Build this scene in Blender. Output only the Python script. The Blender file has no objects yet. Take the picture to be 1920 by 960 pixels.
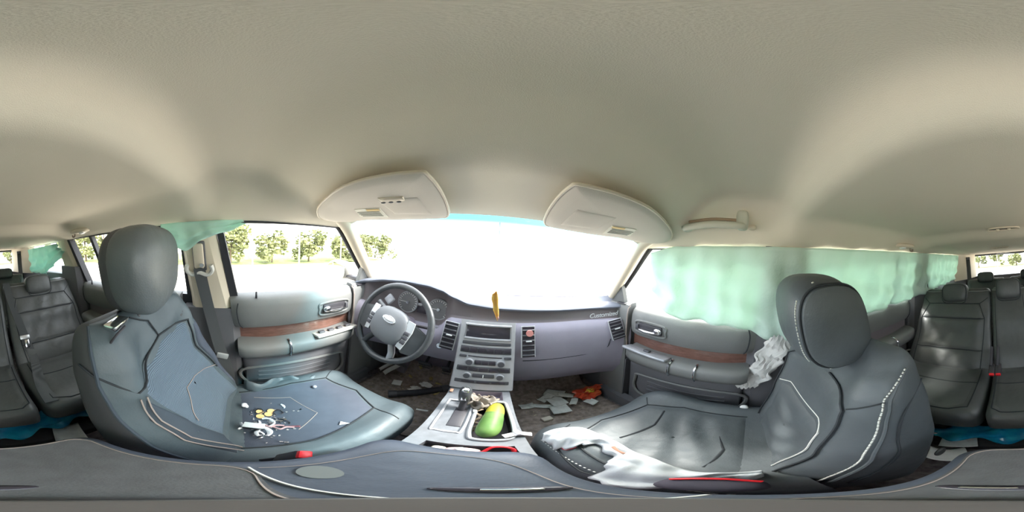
import bpy, bmesh, math, random
from mathutils import Vector, Matrix
random.seed(7)
PI = math.pi
SC = bpy.context.scene
COL = SC.collection
R = math.radians

# ------------------------------------------------------------------ camera
cam = bpy.data.cameras.new('camera')
cam.type = 'PANO'
try:
    cam.panorama_type = 'EQUIRECTANGULAR'
except Exception:
    pass
try:
    cam.cycles.panorama_type = 'EQUIRECTANGULAR'
except Exception:
    pass
cam.clip_start = 0.005
cam_o = bpy.data.objects.new('camera', cam)
COL.objects.link(cam_o)
yw, rl = R(-6.5), R(-4.65)
cy, sy, cr, sr = math.cos(yw), math.sin(yw), math.cos(rl), math.sin(rl)
Zm = Matrix(((cy, -sy, 0), (sy, cy, 0), (0, 0, 1)))
Ym = Matrix(((cr, 0, sr), (0, 1, 0), (-sr, 0, cr)))
Mc = Zm @ Ym
rgt, fwd, up = Mc @ Vector((1, 0, 0)), Mc @ Vector((0, 1, 0)), Mc @ Vector((0, 0, 1))
cam_o.matrix_world = Matrix(((rgt.x, up.x, -fwd.x, 0), (rgt.y, up.y, -fwd.y, 0), (rgt.z, up.z, -fwd.z, 0), (0, 0, 0, 1)))
SC.camera = cam_o

# ------------------------------------------------------------------ sky, sun, exposure
w = bpy.data.worlds.new('hazy_sky'); SC.world = w; w.use_nodes = True
nt = w.node_tree; nt.nodes.clear()
wo = nt.nodes.new('ShaderNodeOutputWorld'); bg = nt.nodes.new('ShaderNodeBackground')
sk = nt.nodes.new('ShaderNodeTexSky'); sk.sky_type = 'NISHITA'; sk.sun_disc = False
sk.sun_elevation = R(42); sk.sun_rotation = R(35); sk.air_density = 1.0; sk.dust_density = 6.0; sk.ozone_density = 1.0
mx = nt.nodes.new('ShaderNodeMixRGB'); mx.inputs[0].default_value = 0.6
mx.inputs[2].default_value = (1.0, 1.02, 1.05, 1)
gm = nt.nodes.new('ShaderNodeMixRGB'); gm.blend_type = 'MULTIPLY'; gm.inputs[0].default_value = 1; gm.inputs[2].default_value = (.1, .1, .1, 1)
nt.links.new(sk.outputs[0], gm.inputs[1]); nt.links.new(gm.outputs[0], mx.inputs[1])
nt.links.new(mx.outputs[0], bg.inputs[0]); bg.inputs[1].default_value = 1.0
nt.links.new(bg.outputs[0], wo.inputs[0])
sun = bpy.data.lights.new('sun', 'SUN'); sun.energy = 1.5; sun.angle = R(12); sun.color = (1, .97, .92)
sun_o = bpy.data.objects.new('sun', sun); COL.objects.link(sun_o)
sun_o.rotation_euler = Vector((-.85, -.45, -1.0)).to_track_quat('-Z', 'Y').to_euler()
SC.view_settings.view_transform = 'Standard'; SC.view_settings.look = 'None'
SC.view_settings.gamma = 1; SC.view_settings.use_curve_mapping = False
SC.view_settings.exposure = 3.05
try:
    SC.cycles.max_bounces = 12; SC.cycles.diffuse_bounces = 6; SC.cycles.transparent_max_bounces = 16
    SC.cycles.sample_clamp_indirect = 8
except Exception:
    pass

# ------------------------------------------------------------------ materials
def mat(name, col, rough=.6, metal=0, bump=0, scale=200, var=0, vscale=8, spec=.5, sheen=0, coat=0, col2=None, trans=0):
    m = bpy.data.materials.new(name); m.use_nodes = True
    n = m.node_tree; p = n.nodes['Principled BSDF']
    p.inputs['Base Color'].default_value = (*col, 1); p.inputs['Roughness'].default_value = rough
    p.inputs['Metallic'].default_value = metal
    for k, v in (('Specular IOR Level', spec), ('Sheen Weight', sheen), ('Coat Weight', coat), ('Transmission Weight', trans)):
        if k in p.inputs: p.inputs[k].default_value = v
    tc = n.nodes.new('ShaderNodeTexCoord')
    if var or col2:
        t = n.nodes.new('ShaderNodeTexNoise'); t.inputs['Scale'].default_value = vscale; t.inputs['Detail'].default_value = 5
        n.links.new(tc.outputs['Object'], t.inputs['Vector'])
        r = n.nodes.new('ShaderNodeValToRGB'); e = r.color_ramp.elements
        c2 = col2 or tuple(min(1, c * (1 + var)) for c in col)
        c1 = col if col2 else tuple(c * (1 - var) for c in col)
        e[0].position, e[1].position = .35, .68
        e[0].color, e[1].color = (*c1, 1), (*c2, 1)
        n.links.new(t.outputs[0], r.inputs[0]); n.links.new(r.outputs[0], p.inputs['Base Color'])
    if bump:
        t = n.nodes.new('ShaderNodeTexNoise'); t.inputs['Scale'].default_value = scale; t.inputs['Detail'].default_value = 3
        n.links.new(tc.outputs['Object'], t.inputs['Vector'])
        b = n.nodes.new('ShaderNodeBump'); b.inputs['Strength'].default_value = bump; b.inputs['Distance'].default_value = .002
        n.links.new(t.outputs[0], b.inputs['Height']); n.links.new(b.outputs[0], p.inputs['Normal'])
    return m

def leather(name, col, rough=.5):
    """soft hide: fine grain plus broad creases"""
    m = mat(name, col, rough, var=.12, vscale=6)
    n = m.node_tree; p = n.nodes['Principled BSDF']; tc = n.nodes.new('ShaderNodeTexCoord')
    v = n.nodes.new('ShaderNodeTexVoronoi'); v.inputs['Scale'].default_value = 260
    s = n.nodes.new('ShaderNodeTexNoise'); s.inputs['Scale'].default_value = 9; s.inputs['Detail'].default_value = 3
    n.links.new(tc.outputs['Object'], v.inputs['Vector']); n.links.new(tc.outputs['Object'], s.inputs['Vector'])
    b1 = n.nodes.new('ShaderNodeBump'); b1.inputs['Strength'].default_value = .12; b1.inputs['Distance'].default_value = .0015
    b2 = n.nodes.new('ShaderNodeBump'); b2.inputs['Strength'].default_value = .35; b2.inputs['Distance'].default_value = .02
    n.links.new(s.outputs[0], b2.inputs['Height']); n.links.new(v.outputs['Distance'], b1.inputs['Height'])
    n.links.new(b2.outputs[0], b1.inputs['Normal']); n.links.new(b1.outputs[0], p.inputs['Normal'])
    return m

def weave(name, col, col2, scale=420):
    m = mat(name, col, .85, spec=.2)
    n = m.node_tree; p = n.nodes['Principled BSDF']; tc = n.nodes.new('ShaderNodeTexCoord')
    wv = n.nodes.new('ShaderNodeTexWave'); wv.wave_type = 'BANDS'; wv.bands_direction = 'Z'; wv.inputs['Scale'].default_value = scale / 6
    wv.inputs['Distortion'].default_value = .4
    n.links.new(tc.outputs['Object'], wv.inputs['Vector'])
    r = n.nodes.new('ShaderNodeValToRGB'); r.color_ramp.elements[0].color = (*col, 1); r.color_ramp.elements[1].color = (*col2, 1)
    n.links.new(wv.outputs[0], r.inputs[0]); n.links.new(r.outputs[0], p.inputs['Base Color'])
    b = n.nodes.new('ShaderNodeBump'); b.inputs['Strength'].default_value = .5; b.inputs['Distance'].default_value = .002
    n.links.new(wv.outputs[0], b.inputs['Height']); n.links.new(b.outputs[0], p.inputs['Normal'])
    return m

def woodgrain(name, c1, c2):
    m = mat(name, c1, .35, coat=.3)
    n = m.node_tree; p = n.nodes['Principled BSDF']; tc = n.nodes.new('ShaderNodeTexCoord'); mp = n.nodes.new('ShaderNodeMapping')
    mp.inputs['Scale'].default_value = (4, 6, 60)
    t = n.nodes.new('ShaderNodeTexNoise'); t.inputs['Scale'].default_value = 3; t.inputs['Detail'].default_value = 8; t.inputs['Distortion'].default_value = 1.2
    n.links.new(tc.outputs['Object'], mp.inputs[0]); n.links.new(mp.outputs[0], t.inputs['Vector'])
    r = n.nodes.new('ShaderNodeValToRGB'); r.color_ramp.elements[0].color = (*c1, 1); r.color_ramp.elements[1].color = (*c2, 1)
    r.color_ramp.elements[0].position, r.color_ramp.elements[1].position = .35, .65
    n.links.new(t.outputs[0], r.inputs[0]); n.links.new(r.outputs[0], p.inputs['Base Color'])
    return m

def glassmat(name, tint=(.95, .98, .97), band=False):
    m = bpy.data.materials.new(name); m.use_nodes = True; n = m.node_tree; n.nodes.clear()
    o = n.nodes.new('ShaderNodeOutputMaterial'); tr = n.nodes.new('ShaderNodeBsdfTransparent'); gl = n.nodes.new('ShaderNodeBsdfGlossy')
    gl.inputs['Roughness'].default_value = .02; tr.inputs[0].default_value = (*tint, 1)
    lw = n.nodes.new('ShaderNodeLayerWeight'); lw.inputs[0].default_value = .5; pw = n.nodes.new('ShaderNodeMath'); pw.operation = 'POWER'; pw.inputs[1].default_value = 5
    fr = n.nodes.new('ShaderNodeMath'); fr.operation = 'MULTIPLY_ADD'; fr.inputs[1].default_value = .5; fr.inputs[2].default_value = .04
    n.links.new(lw.outputs['Facing'], pw.inputs[0]); n.links.new(pw.outputs[0], fr.inputs[0])
    mxs = n.nodes.new('ShaderNodeMixShader')
    n.links.new(fr.outputs[0], mxs.inputs[0]); n.links.new(tr.outputs[0], mxs.inputs[1]); n.links.new(gl.outputs[0], mxs.inputs[2])
    n.links.new(mxs.outputs[0], o.inputs[0])
    if band:   # the blue shade band printed along the top of the windshield, fading downward
        tc = n.nodes.new('ShaderNodeTexCoord'); sp = n.nodes.new('ShaderNodeSeparateXYZ'); r = n.nodes.new('ShaderNodeValToRGB')
        n.links.new(tc.outputs['Generated'], sp.inputs[0]); n.links.new(sp.outputs['Z'], r.inputs[0])
        e = r.color_ramp.elements; e[0].position, e[1].position = .83, .95
        e[0].color, e[1].color = (*tint, 1), (.07, .50, .66, 1)
        n.links.new(r.outputs[0], tr.inputs[0])
    return m

def thincloth(name, col, share=.5, rough=.9):
    m = bpy.data.materials.new(name); m.use_nodes = True; n = m.node_tree; n.nodes.clear()
    o = n.nodes.new('ShaderNodeOutputMaterial'); d = n.nodes.new('ShaderNodeBsdfDiffuse'); t = n.nodes.new('ShaderNodeBsdfTranslucent'); mxs = n.nodes.new('ShaderNodeMixShader')
    d.inputs[0].default_value = (*col, 1); t.inputs[0].default_value = (*col, 1); mxs.inputs[0].default_value = share
    tc = n.nodes.new('ShaderNodeTexCoord'); ns = n.nodes.new('ShaderNodeTexNoise'); ns.inputs['Scale'].default_value = 14; ns.inputs['Detail'].default_value = 4
    b = n.nodes.new('ShaderNodeBump'); b.inputs['Strength'].default_value = .5; b.inputs['Distance'].default_value = .012
    n.links.new(tc.outputs['Object'], ns.inputs['Vector']); n.links.new(ns.outputs[0], b.inputs['Height'])
    n.links.new(b.outputs[0], d.inputs['Normal']); n.links.new(b.outputs[0], t.inputs['Normal'])
    n.links.new(d.outputs[0], mxs.inputs[1]); n.links.new(t.outputs[0], mxs.inputs[2]); n.links.new(mxs.outputs[0], o.inputs[0])
    return m

HEAD = mat('headliner_cloth', (.745, .675, .555), .95, bump=.25, scale=900, var=.03, vscale=2, spec=.1)
TANP = mat('tan_plastic', (.66, .575, .45), .6, bump=.1, scale=500)
VISOR = mat('visor_cloth', (.66, .60, .52), .9, bump=.2, scale=700, spec=.15)
DASH = mat('dash_vinyl_glare', (.36, .34, .42), .62, bump=.3, scale=420, var=.05)  # veiling glare put into the base colour, lighter and more violet
DASHTOP = mat('dash_top_vinyl', (.155, .17, .21), .7, bump=.3, scale=420, var=.05)
DASHLOW = mat('lower_dash_plastic', (.30, .265, .32), .65, bump=.25, scale=420)
STRIP = mat('dash_strip', (.17, .145, .155), .4, bump=.05, scale=80)
SILV = mat('silver_paint', (.50, .50, .525), .45, metal=.2, var=.04, vscale=30)
SILVD = mat('worn_silver', (.40, .41, .44), .45, metal=.3, var=.12, vscale=25)
CHROME = mat('chrome', (.85, .86, .88), .14, metal=1)
BLACK = mat('black_plastic', (.04, .038, .045), .45, bump=.1, scale=400)
BTN = mat('button_grey', (.075, .075, .085), .5)
DISPL = mat('display_glass', (.045, .04, .05), .12)
DOORV = mat('door_vinyl', (.165, .168, .165), .6, bump=.3, scale=420, var=.05)
DOORL = mat('door_lower_plastic', (.12, .12, .13), .62, bump=.25, scale=420)
WOOD = woodgrain('door_wood', (.12, .055, .04), (.22, .11, .085))
LEATH = leather('grey_leather', (.082, .094, .102))
LEATH2 = leather('dark_leather', (.072, .076, .075), .45)
LEATHL = leather('steering_leather', (.06, .065, .07), .35)
COVER = leather('seat_cover_hide', (.080, .104, .116), .5)
COVERH = leather('seat_cover_headrest', (.11, .125, .13), .45)
COVERP = mat('seat_cover_fabric', (.082, .095, .122), .85, bump=.35, scale=600, var=.06, vscale=20, spec=.2)
COVERD = mat('seat_cover_dark_fabric', (.06, .075, .092), .85, bump=.3, scale=600, spec=.2)
SIDE = mat('seat_side_vinyl', (.062, .064, .068), .55, bump=.2, scale=400)
MESHW = weave('seat_cover_mesh', (.075, .10, .122), (.165, .215, .265))
STITCH = mat('pale_thread', (.62, .62, .58), .8)
SEAM = mat('dark_seam', (.02, .024, .028), .8)
TANST = mat('tan_thread', (.34, .28, .25), .8)
CARPET = mat('carpet', (.16, .138, .14), .98, bump=.9, scale=500, var=.35, vscale=60, spec=.1)
MAT_ = mat('floor_mat', (.30, .25, .22), .95, bump=.9, scale=300, var=.3, vscale=40, spec=.1)
BELT = weave('belt_web', (.06, .063, .066), (.10, .105, .108), 900)
RED = mat('red_button', (.75, .02, .03), .4)
ARM = leather('armrest_vinyl', (.085, .098, .128), .5)
ARMG = mat('armrest_grey', (.10, .10, .105), .55, bump=.25, scale=350, var=.12, vscale=40)
SMEAR = mat('smear_brown', (.095, .082, .076), .7, bump=.1)
MINT = thincloth('airbag_mint', (.68, .83, .75), .25)
MINT2 = thincloth('airbag_mint_deep', (.60, .85, .76), .3)
PLATE = mat('console_silver', (.155, .166, .182), .5, metal=.15, var=.15, vscale=40)
BRIGHT = mat('bright_frame', (.66, .68, .70), .35, metal=.25)
WCLOTH = mat('white_cloth', (.55, .58, .60), .95, bump=.3, scale=300, var=.05, vscale=20, spec=.15)
TCLOTH = mat('torn_white_cloth', (.60, .59, .57), .95, bump=.4, scale=120, spec=.1)
PAPER = mat('paper', (.84, .84, .82), .9, var=.06, vscale=25)
PAPER2 = mat('grey_card', (.66, .68, .65), .85, var=.12, vscale=30)
GLASS = glassmat('window_glass')
WSHIELD = glassmat('windshield_glass', (.96, .98, .98), True)
BODY = mat('dark_body_metal', (.035, .036, .04), .35)
RUB = mat('rubber_seal', (.03, .03, .035), .7)
GROUND = mat('pale_concrete', (.72, .67, .58), .95, bump=.3, scale=20, var=.12, vscale=.6)
ROADM = mat('asphalt', (.20, .20, .20), .95, bump=.3, scale=30, var=.1, vscale=1)
LEAFM = mat('tree_leaves', (.13, .155, .055), .8, col2=(.27, .28, .13), vscale=1.2)
TRUNK = mat('bark', (.12, .09, .06), .9, bump=.5, scale=20)
GRASS = mat('verge_grass', (.20, .24, .07), .95, var=.3, vscale=3)

# ------------------------------------------------------------------ geometry helpers
WL = {}
class G:
    def __init__(s): s.v = []; s.f = []
    def add(s, v, f):
        o = len(s.v); s.v += [Vector(p) for p in v]; s.f += [tuple(i + o for i in q) for q in f]; return s
    def loft(s, rings, cap=True, closed=True):
        n = len(rings[0]); v = [p for r in rings for p in r]; f = []
        for i in range(len(rings) - 1):
            for j in range(n if closed else n - 1):
                k = (j + 1) % n
                f.append((i * n + j, i * n + k, (i + 1) * n + k, (i + 1) * n + j))
        if cap and closed:
            f.append(tuple(reversed(range(n)))); f.append(tuple(range((len(rings) - 1) * n, len(rings) * n)))
        return s.add(v, f)
    def grid(s, fn, nu, nv):
        return s.loft([[fn(i / nu, j / nv) for i in range(nu + 1)] for j in range(nv + 1)], False, False)
    def tube(s, pts, r, seg=8, closed=False, flat=1.0):
        pts = [Vector(p) for p in pts]; n = len(pts); rings = []; prev = None
        for i, p in enumerate(pts):
            a = pts[(i - 1) % n] if (closed or i > 0) else p; b = pts[(i + 1) % n] if (closed or i < n - 1) else p
            t = (b - a).normalized() if (b - a).length > 1e-9 else Vector((0, 0, 1))
            if prev is None:
                u = t.orthogonal().normalized()
            else:
                u = (prev - t * prev.dot(t)); u = u.normalized() if u.length > 1e-6 else t.orthogonal().normalized()
            prev = u; v = t.cross(u); rr = r(i / max(1, n - 1)) if callable(r) else r
            rings.append([p + (u * math.cos(2 * PI * k / seg) + v * math.sin(2 * PI * k / seg) * flat) * rr for k in range(seg)])
        if closed: rings.append(rings[0]); return s.loft(rings, False)
        return s.loft(rings)
    def ribbon(s, pts, nrm, wd, th):
        rings = []; pts = [Vector(p) for p in pts]
        for i, p in enumerate(pts):
            t = (pts[min(i + 1, len(pts) - 1)] - pts[max(i - 1, 0)]).normalized(); nn = Vector(nrm if not callable(nrm) else nrm(i)).normalized()
            u = t.cross(nn).normalized(); nn = u.cross(t)
            rings.append([p + u * wd / 2 - nn * th / 2, p + u * wd / 2 + nn * th / 2, p - u * wd / 2 + nn * th / 2, p - u * wd / 2 - nn * th / 2])
        return s.loft(rings)
    def box(s, c, d, rot=None, bev=0, seg=2):
        bm = bmesh.new(); bmesh.ops.create_cube(bm, size=1); bmesh.ops.scale(bm, vec=d, verts=bm.verts)
        if bev: bmesh.ops.bevel(bm, geom=bm.edges[:], offset=min(bev, min(d) * .49), segments=seg, affect='EDGES', profile=.5)
        m = Matrix.Translation(c) @ (rot.to_4x4() if rot else Matrix())
        bm.verts.index_update()
        s.add([m @ x.co for x in bm.verts], [tuple(x.index for x in q.verts) for q in bm.faces]); bm.free(); return s
    def se(s, c, r, n=3, m=None, rot=None, nu=24, nv=14):
        m = m or n; rings = []
        sg = lambda x, e: math.copysign(abs(x) ** e, x)
        for j in range(nv + 1):
            ph = -PI / 2 + PI * (j + .02) / (nv + .04); cz = abs(math.cos(ph)) ** (2 / m)
            ring = []
            for i in range(nu):
                th = 2 * PI * i / nu
                p = Vector((r[0] * cz * sg(math.cos(th), 2 / n), r[1] * cz * sg(math.sin(th), 2 / n), r[2] * sg(math.sin(ph), 2 / m)))
                ring.append(Vector(c) + (rot @ p if rot else p))
            rings.append(ring)
        return s.loft(rings)
    def prism(s, poly, off):
        n = len(poly); off = Vector(off); a = [Vector(p) for p in poly]; b = [p + off for p in a]
        f = [tuple(range(n)), tuple(reversed(range(n, 2 * n)))] + [(i, i + n, (i + 1) % n + n, (i + 1) % n) for i in range(n)]
        f = [tuple(reversed(q)) for q in f]
        return s.add(a + b, f)
    def cyl(s, p0, p1, r0, r1=None, seg=16):
        r1 = r0 if r1 is None else r1
        p0, p1 = Vector(p0), Vector(p1)
        return s.tube([p0, p1], lambda t: r0 + (r1 - r0) * t, seg)
    def ring(s, c, nrm, r, rt, seg=32, ts=8, sx=1.0):
        nrm = Vector(nrm).normalized(); u = Vector((1, 0, 0)); u = (u - nrm * u.dot(nrm)).normalized(); v = nrm.cross(u)
        return s.tube([Vector(c) + u * r * sx * math.cos(2 * PI * k / seg) + v * r * math.sin(2 * PI * k / seg) for k in range(seg)], rt, ts, True)
    def disc(s, c, nrm, r, th, seg=24, sx=1.0):
        nrm = Vector(nrm).normalized(); u = Vector((1, 0, 0)); u = (u - nrm * u.dot(nrm)).normalized(); v = nrm.cross(u)
        p = [Vector(c) + u * r * sx * math.cos(2 * PI * k / seg) + v * r * math.sin(2 * PI * k / seg) for k in range(seg)]
        return s.loft([p, [q + nrm * th for q in p]])

def tag(o, label=None, cat=None, group=None, kind=None):
    if label: o['label'] = label
    if cat: o['category'] = cat
    if group: o['group'] = group
    if kind: o['kind'] = kind
    return o

def mk(name, g, m, parent=None, smooth=True, sub=0, solid=0, label=None, cat=None, group=None, kind=None, auto=40):
    me = bpy.data.meshes.new(name)
    n = len(g.v); lo = Vector([min(p[i] for p in g.v) for i in range(3)]); hi = Vector([max(p[i] for p in g.v) for i in range(3)])
    c = (lo + hi) / 2
    me.from_pydata([p - c for p in g.v], [], g.f); me.materials.append(m)
    bm = bmesh.new(); bm.from_mesh(me); bmesh.ops.recalc_face_normals(bm, faces=bm.faces)
    if smooth:
        for e in bm.edges:
            if len(e.link_faces) == 2 and e.calc_face_angle(0) > R(auto): e.smooth = False
    bm.to_mesh(me); bm.free()
    if smooth: me.polygons.foreach_set('use_smooth', [True] * len(me.polygons))
    o = bpy.data.objects.new(name, me); COL.objects.link(o)
    o.location = c; WL[o.name] = c
    if parent:
        o.parent = parent; o.matrix_parent_inverse = Matrix.Translation(-WL[parent.name])
    if solid:
        md = o.modifiers.new('thickness', 'SOLIDIFY'); md.thickness = solid; md.offset = 0
    if sub:
        md = o.modifiers.new('subsurf', 'SUBSURF'); md.levels = sub; md.render_levels = sub
    return tag(o, label, cat, group, kind)

def thing(name, label, cat, loc, group=None, kind=None):
    o = bpy.data.objects.new(name, None); COL.objects.link(o); o.location = loc; o.empty_display_size = .05
    WL[o.name] = Vector(loc)
    return tag(o, label, cat, group, kind)

def dup(o, delta, label=None, parent=None):
    c = o.copy(); COL.objects.link(c); WL[c.name] = WL[o.name] + Vector(delta)
    if parent is None:
        c.location = o.location + Vector(delta)
    else:
        c.parent = parent
    if label: c['label'] = label
    for ch in [x for x in o.children]: dup(ch, delta, None, c)
    return c

def sm(x, a, b):
    t = max(0, min(1, (x - a) / (b - a))); return t * t * (3 - 2 * t)
def lerp(pts, x):
    if x <= pts[0][0]: return pts[0][1]
    for (a, p), (b, q) in zip(pts, pts[1:]):
        if x <= b:
            t = (x - a) / (b - a); t = t * t * (3 - 2 * t) * .5 + t * .5
            return p + (q - p) * t
    return pts[-1][1]
def catmull(pts, n=8, closed=False):
    pts = [Vector(p) for p in pts]; out = []; N = len(pts)
    for i in range(N if closed else N - 1):
        p0 = pts[(i - 1) % N] if closed or i > 0 else pts[0]; p1 = pts[i]; p2 = pts[(i + 1) % N]; p3 = pts[(i + 2) % N] if closed or i + 2 < N else p2
        for k in range(n):
            t = k / n
            out.append(.5 * ((2 * p1) + (p2 - p0) * t + (2 * p0 - 5 * p1 + 4 * p2 - p3) * t * t + (3 * p1 - p0 - 3 * p2 + p3) * t ** 3))
    if not closed: out.append(pts[-1])
    return out
def rot(ax, ang): return Matrix.Rotation(R(ang), 3, ax)
#--SETTING
# ------------------------------------------------------------------ SETTING: outside
mk('ground', G().box((0, 0, -1.56), (120, 120, .1)), GROUND, smooth=False, kind='structure')
mk('road', G().box((0, -24, -1.508), (120, 7, .02)), ROADM, smooth=False, kind='structure')
# ------------------------------------------------------------------ SETTING: shell of the car
def XS(z): return .72 - .30 * (z + .25) if z > -.25 else .72
def side(s, y, z, dx=0): return Vector((s * (XS(z) + dx), y, z))
def ceil_z(x, y):
    b = .222 - .060 * sm(-y, .055, .165) - .048 * sm(-y, .84, 1.02) - .03 * sm(-y, 1.3, 2.6)
    b -= .077 * sm(y, .05, .26) + .02 * sm(y, .28, .55)
    e = .078
    return b - (b - e) * sm(abs(x), .45, .64) ** 1.2
YC = [-2.66 + i * (2.66 + .52) / 150 for i in range(151)]
rings = []
for y in YC:
    half = .62 + .035
    yy = y
    row = []
    for i in range(49):
        x = -half + 2 * half * i / 48
        yq = yy
        if y > .3: yq = yy - .07 * (abs(x) / half) ** 3 * sm(y, .3, .52)
        row.append(Vector((x, yq, ceil_z(x, yq))))
    rings.append(row)
g = G().loft(rings, False, False)
top = [[p + Vector((0, 0, .05)) for p in r] for r in rings]
g.loft([list(reversed(r)) for r in top], False, False)
for a, b in ((rings[0], top[0]), (rings[-1], top[-1]), ([r[0] for r in rings], [r[0] for r in top]), ([r[-1] for r in rings], [r[-1] for r in top])):
    g.loft([a, b], False, False)
mk('ceiling', g, HEAD, kind='structure', label='tan cloth headliner')
mk('roof', G().box((0, -1.08, .285), (1.36, 3.2, .02)), BODY, smooth=False, kind='structure', label='sheet metal roof above the headliner')
mk('floor', G().box((0, -.7, -1.06), (1.52, 4.0, .08)), CARPET, smooth=False, kind='structure', label='dark littered carpet of the car floor')
mk('wall_front', G().box((0, 1.33, -.74), (1.6, .06, .80)), BODY, smooth=False, kind='structure')
mk('wall_back', G().box((0, -2.66, -.66), (1.56, .08, .78)).box((0, -2.655, .12), (1.3, .07, .13)), DOORL, smooth=False, kind='structure')
for s, nm in ((-1, 'wall_left'), (1, 'wall_right')):
    g = G().box((s * .775, -.95, -.665), (.05, 3.5, .83)).box((s * .775, 1.07, -.72), (.05, .54, .72))
    # roof rail above the side windows
    for y0, y1 in ((-2.66, -1.1), (-1.1, -.15), (-.15, .46)):
        g.prism([side(s, y0, .075), side(s, y1, .075), side(s, y1, .13), side(s, y0, .13)], (s * .06, 0, 0.01))
    mk(nm, g, BODY, smooth=False, kind='structure')
def pil(name, s, poly, m, th=.06, dx=0, **k):
    g = G().prism([side(s, y, z, dx) for y, z in poly], (s * th, 0, 0))
    return mk(name, g, m, smooth=False, kind='structure', **k)
ti = 0
for s in (-1, 1):
    sd = 'driver' if s < 0 else 'passenger'
    # windshield pillar
    pts = catmull([(s * .575, .40, .125), (s * .60, .475, .085), (s * .645, .60, -.035), (s * .70, .765, -.20)], 6)
    g = G().tube(pts, lambda t: .034 - .004 * t, 12, flat=.85)
    mk('trim_%d' % (1 if s < 0 else 2), g, TANP, kind='structure', label='tan windshield pillar on the %s side' % sd)
    g = G().tube([p + Vector((s * .035, -.022, -.012)) for p in pts], .012, 8)
    mk('trim_%d' % (3 if s < 0 else 4), g, RUB, kind='structure', label='dark door seal beside the %s windshield pillar' % sd)
    # mirror sail panel
    pil('trim_%d' % (5 if s < 0 else 6), s, [(.80, -.235), (.655, -.235), (.655, -.115), (.70, -.14)], DOORV, .03, -.012, label='triangular mirror panel on the %s door' % sd)
    # door pillar: tan upper half, dark lower half
    g = G()
    for j in range(1): pass
    sec = lambda y0, y1, z, pr: [side(s, y0, z, .05), side(s, y0, z, 0), side(s, y0 + .02, z, -pr), side(s, y1 - .03, z, -pr), side(s, y1, z, 0), side(s, y1, z, .05)]
    g.loft([sec(-.23, -.092, .10, .008), sec(-.23, -.085, .04, .02), sec(-.225, -.06, -.1, .022), sec(-.215, -.03, -.25, .025), sec(-.21, -.02, -.30, .025)])
    mk('trim_%d' % (7 if s < 0 else 8), g, TANP, kind='structure', label='tan door pillar behind the %s seat' % sd, auto=25)
    g = G().loft([sec(-.25, .0, -.295, .03), sec(-.26, .02, -.6, .03), sec(-.28, .03, -1.03, .03)])
    mk('trim_%d' % (9 if s < 0 else 10), g, DOORL, kind='structure', label='dark lower pillar trim on the %s side' % sd, auto=25)
    pil('trim_%d' % (11 if s < 0 else 12), s, [(-.092, .12), (-.068, .12), (.0, -.245), (-.035, -.245)], RUB, .05, -.004, label='black window seal at the %s door pillar' % sd)
    # rear door pillar and quarter pillars
    g = G().loft([sec(-1.20, -1.06, .10, .01), sec(-1.21, -1.05, 0, .02), sec(-1.22, -1.02, -.13, .022)])
    mk('trim_%d' % (13 if s < 0 else 14), g, TANP, kind='structure', label='tan upper pillar beside the second row, %s side' % sd, auto=25)
    g = G().loft([sec(-1.26, -1.0, -.125, .03), sec(-1.30, -.99, -.5, .04), sec(-1.34, -.97, -1.03, .04)])
    mk('trim_%d' % (15 if s < 0 else 16), g, DOORL, kind='structure', label='dark lower pillar beside the second row, %s side' % sd, auto=25)
    pil('trim_%d' % (17 if s < 0 else 18), s, [(-1.06, .12), (-1.03, .12), (-.96, -.25), (-1.0, -.25)], RUB, .05, -.004, label='black seal at the rear edge of the rear %s door' % sd)
    pil('trim_%d' % (19 if s < 0 else 20), s, [(-.80, .12), (-.775, .12), (-.73, -.25), (-.755, -.25)], BLACK, .03, .0, label='black divider bar in the rear %s door window' % sd)
    pil('trim_%d' % (21 if s < 0 else 22), s, [(-.235, .12), (-.215, .12), (-.215, -.25), (-.235, -.25)], RUB, .05, -.002, label='black seal at the front edge of the rear %s door window' % sd)
    # hatch pillar
    g = G()
    def dp(z, a): return [Vector((s * (XS(z) + .04), -1.98 + a, z)), Vector((s * (XS(z) - .02), -2.0 + a, z)), Vector((s * .56, -2.3, z)), Vector((s * .49, -2.57, z)), Vector((s * .50, -2.66, z)), Vector((s * .76, -2.68, z))]
    g.loft([dp(.12, .0), dp(-.1, -.02), dp(-.27, -.05)])
    mk('trim_%d' % (23 if s < 0 else 24), g, TANP, kind='structure', label='tan hatch pillar on the %s side' % sd, auto=30)
    g = G().prism([side(s, -1.2, -.20, -.02), side(s, -2.1, -.22, -.02), side(s, -2.6, -.26, -.06), side(s, -2.64, -1.03, -.06), side(s, -1.2, -1.03, -.05)], (s * .07, 0, 0))
    mk('trim_%d' % (25 if s < 0 else 26), g, DOORL, smooth=False, kind='structure', label='dark side trim of the third row, %s side' % sd)
    pil('baseboard_%s' % ('left' if s < 0 else 'right'), s, [(.75, -.93), (-.95, -.93), (-.95, -1.02), (.75, -1.02)], DOORL, .05, -.06, label='dark door sill plate on the %s side' % sd)
    pil('trim_%d' % (27 if s < 0 else 28), s, [(1.3, -.48), (.60, -.6), (.60, -1.02), (1.3, -1.02)], DOORL, .06, -.03, label='footwell kick panel on the %s side' % sd)

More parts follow.
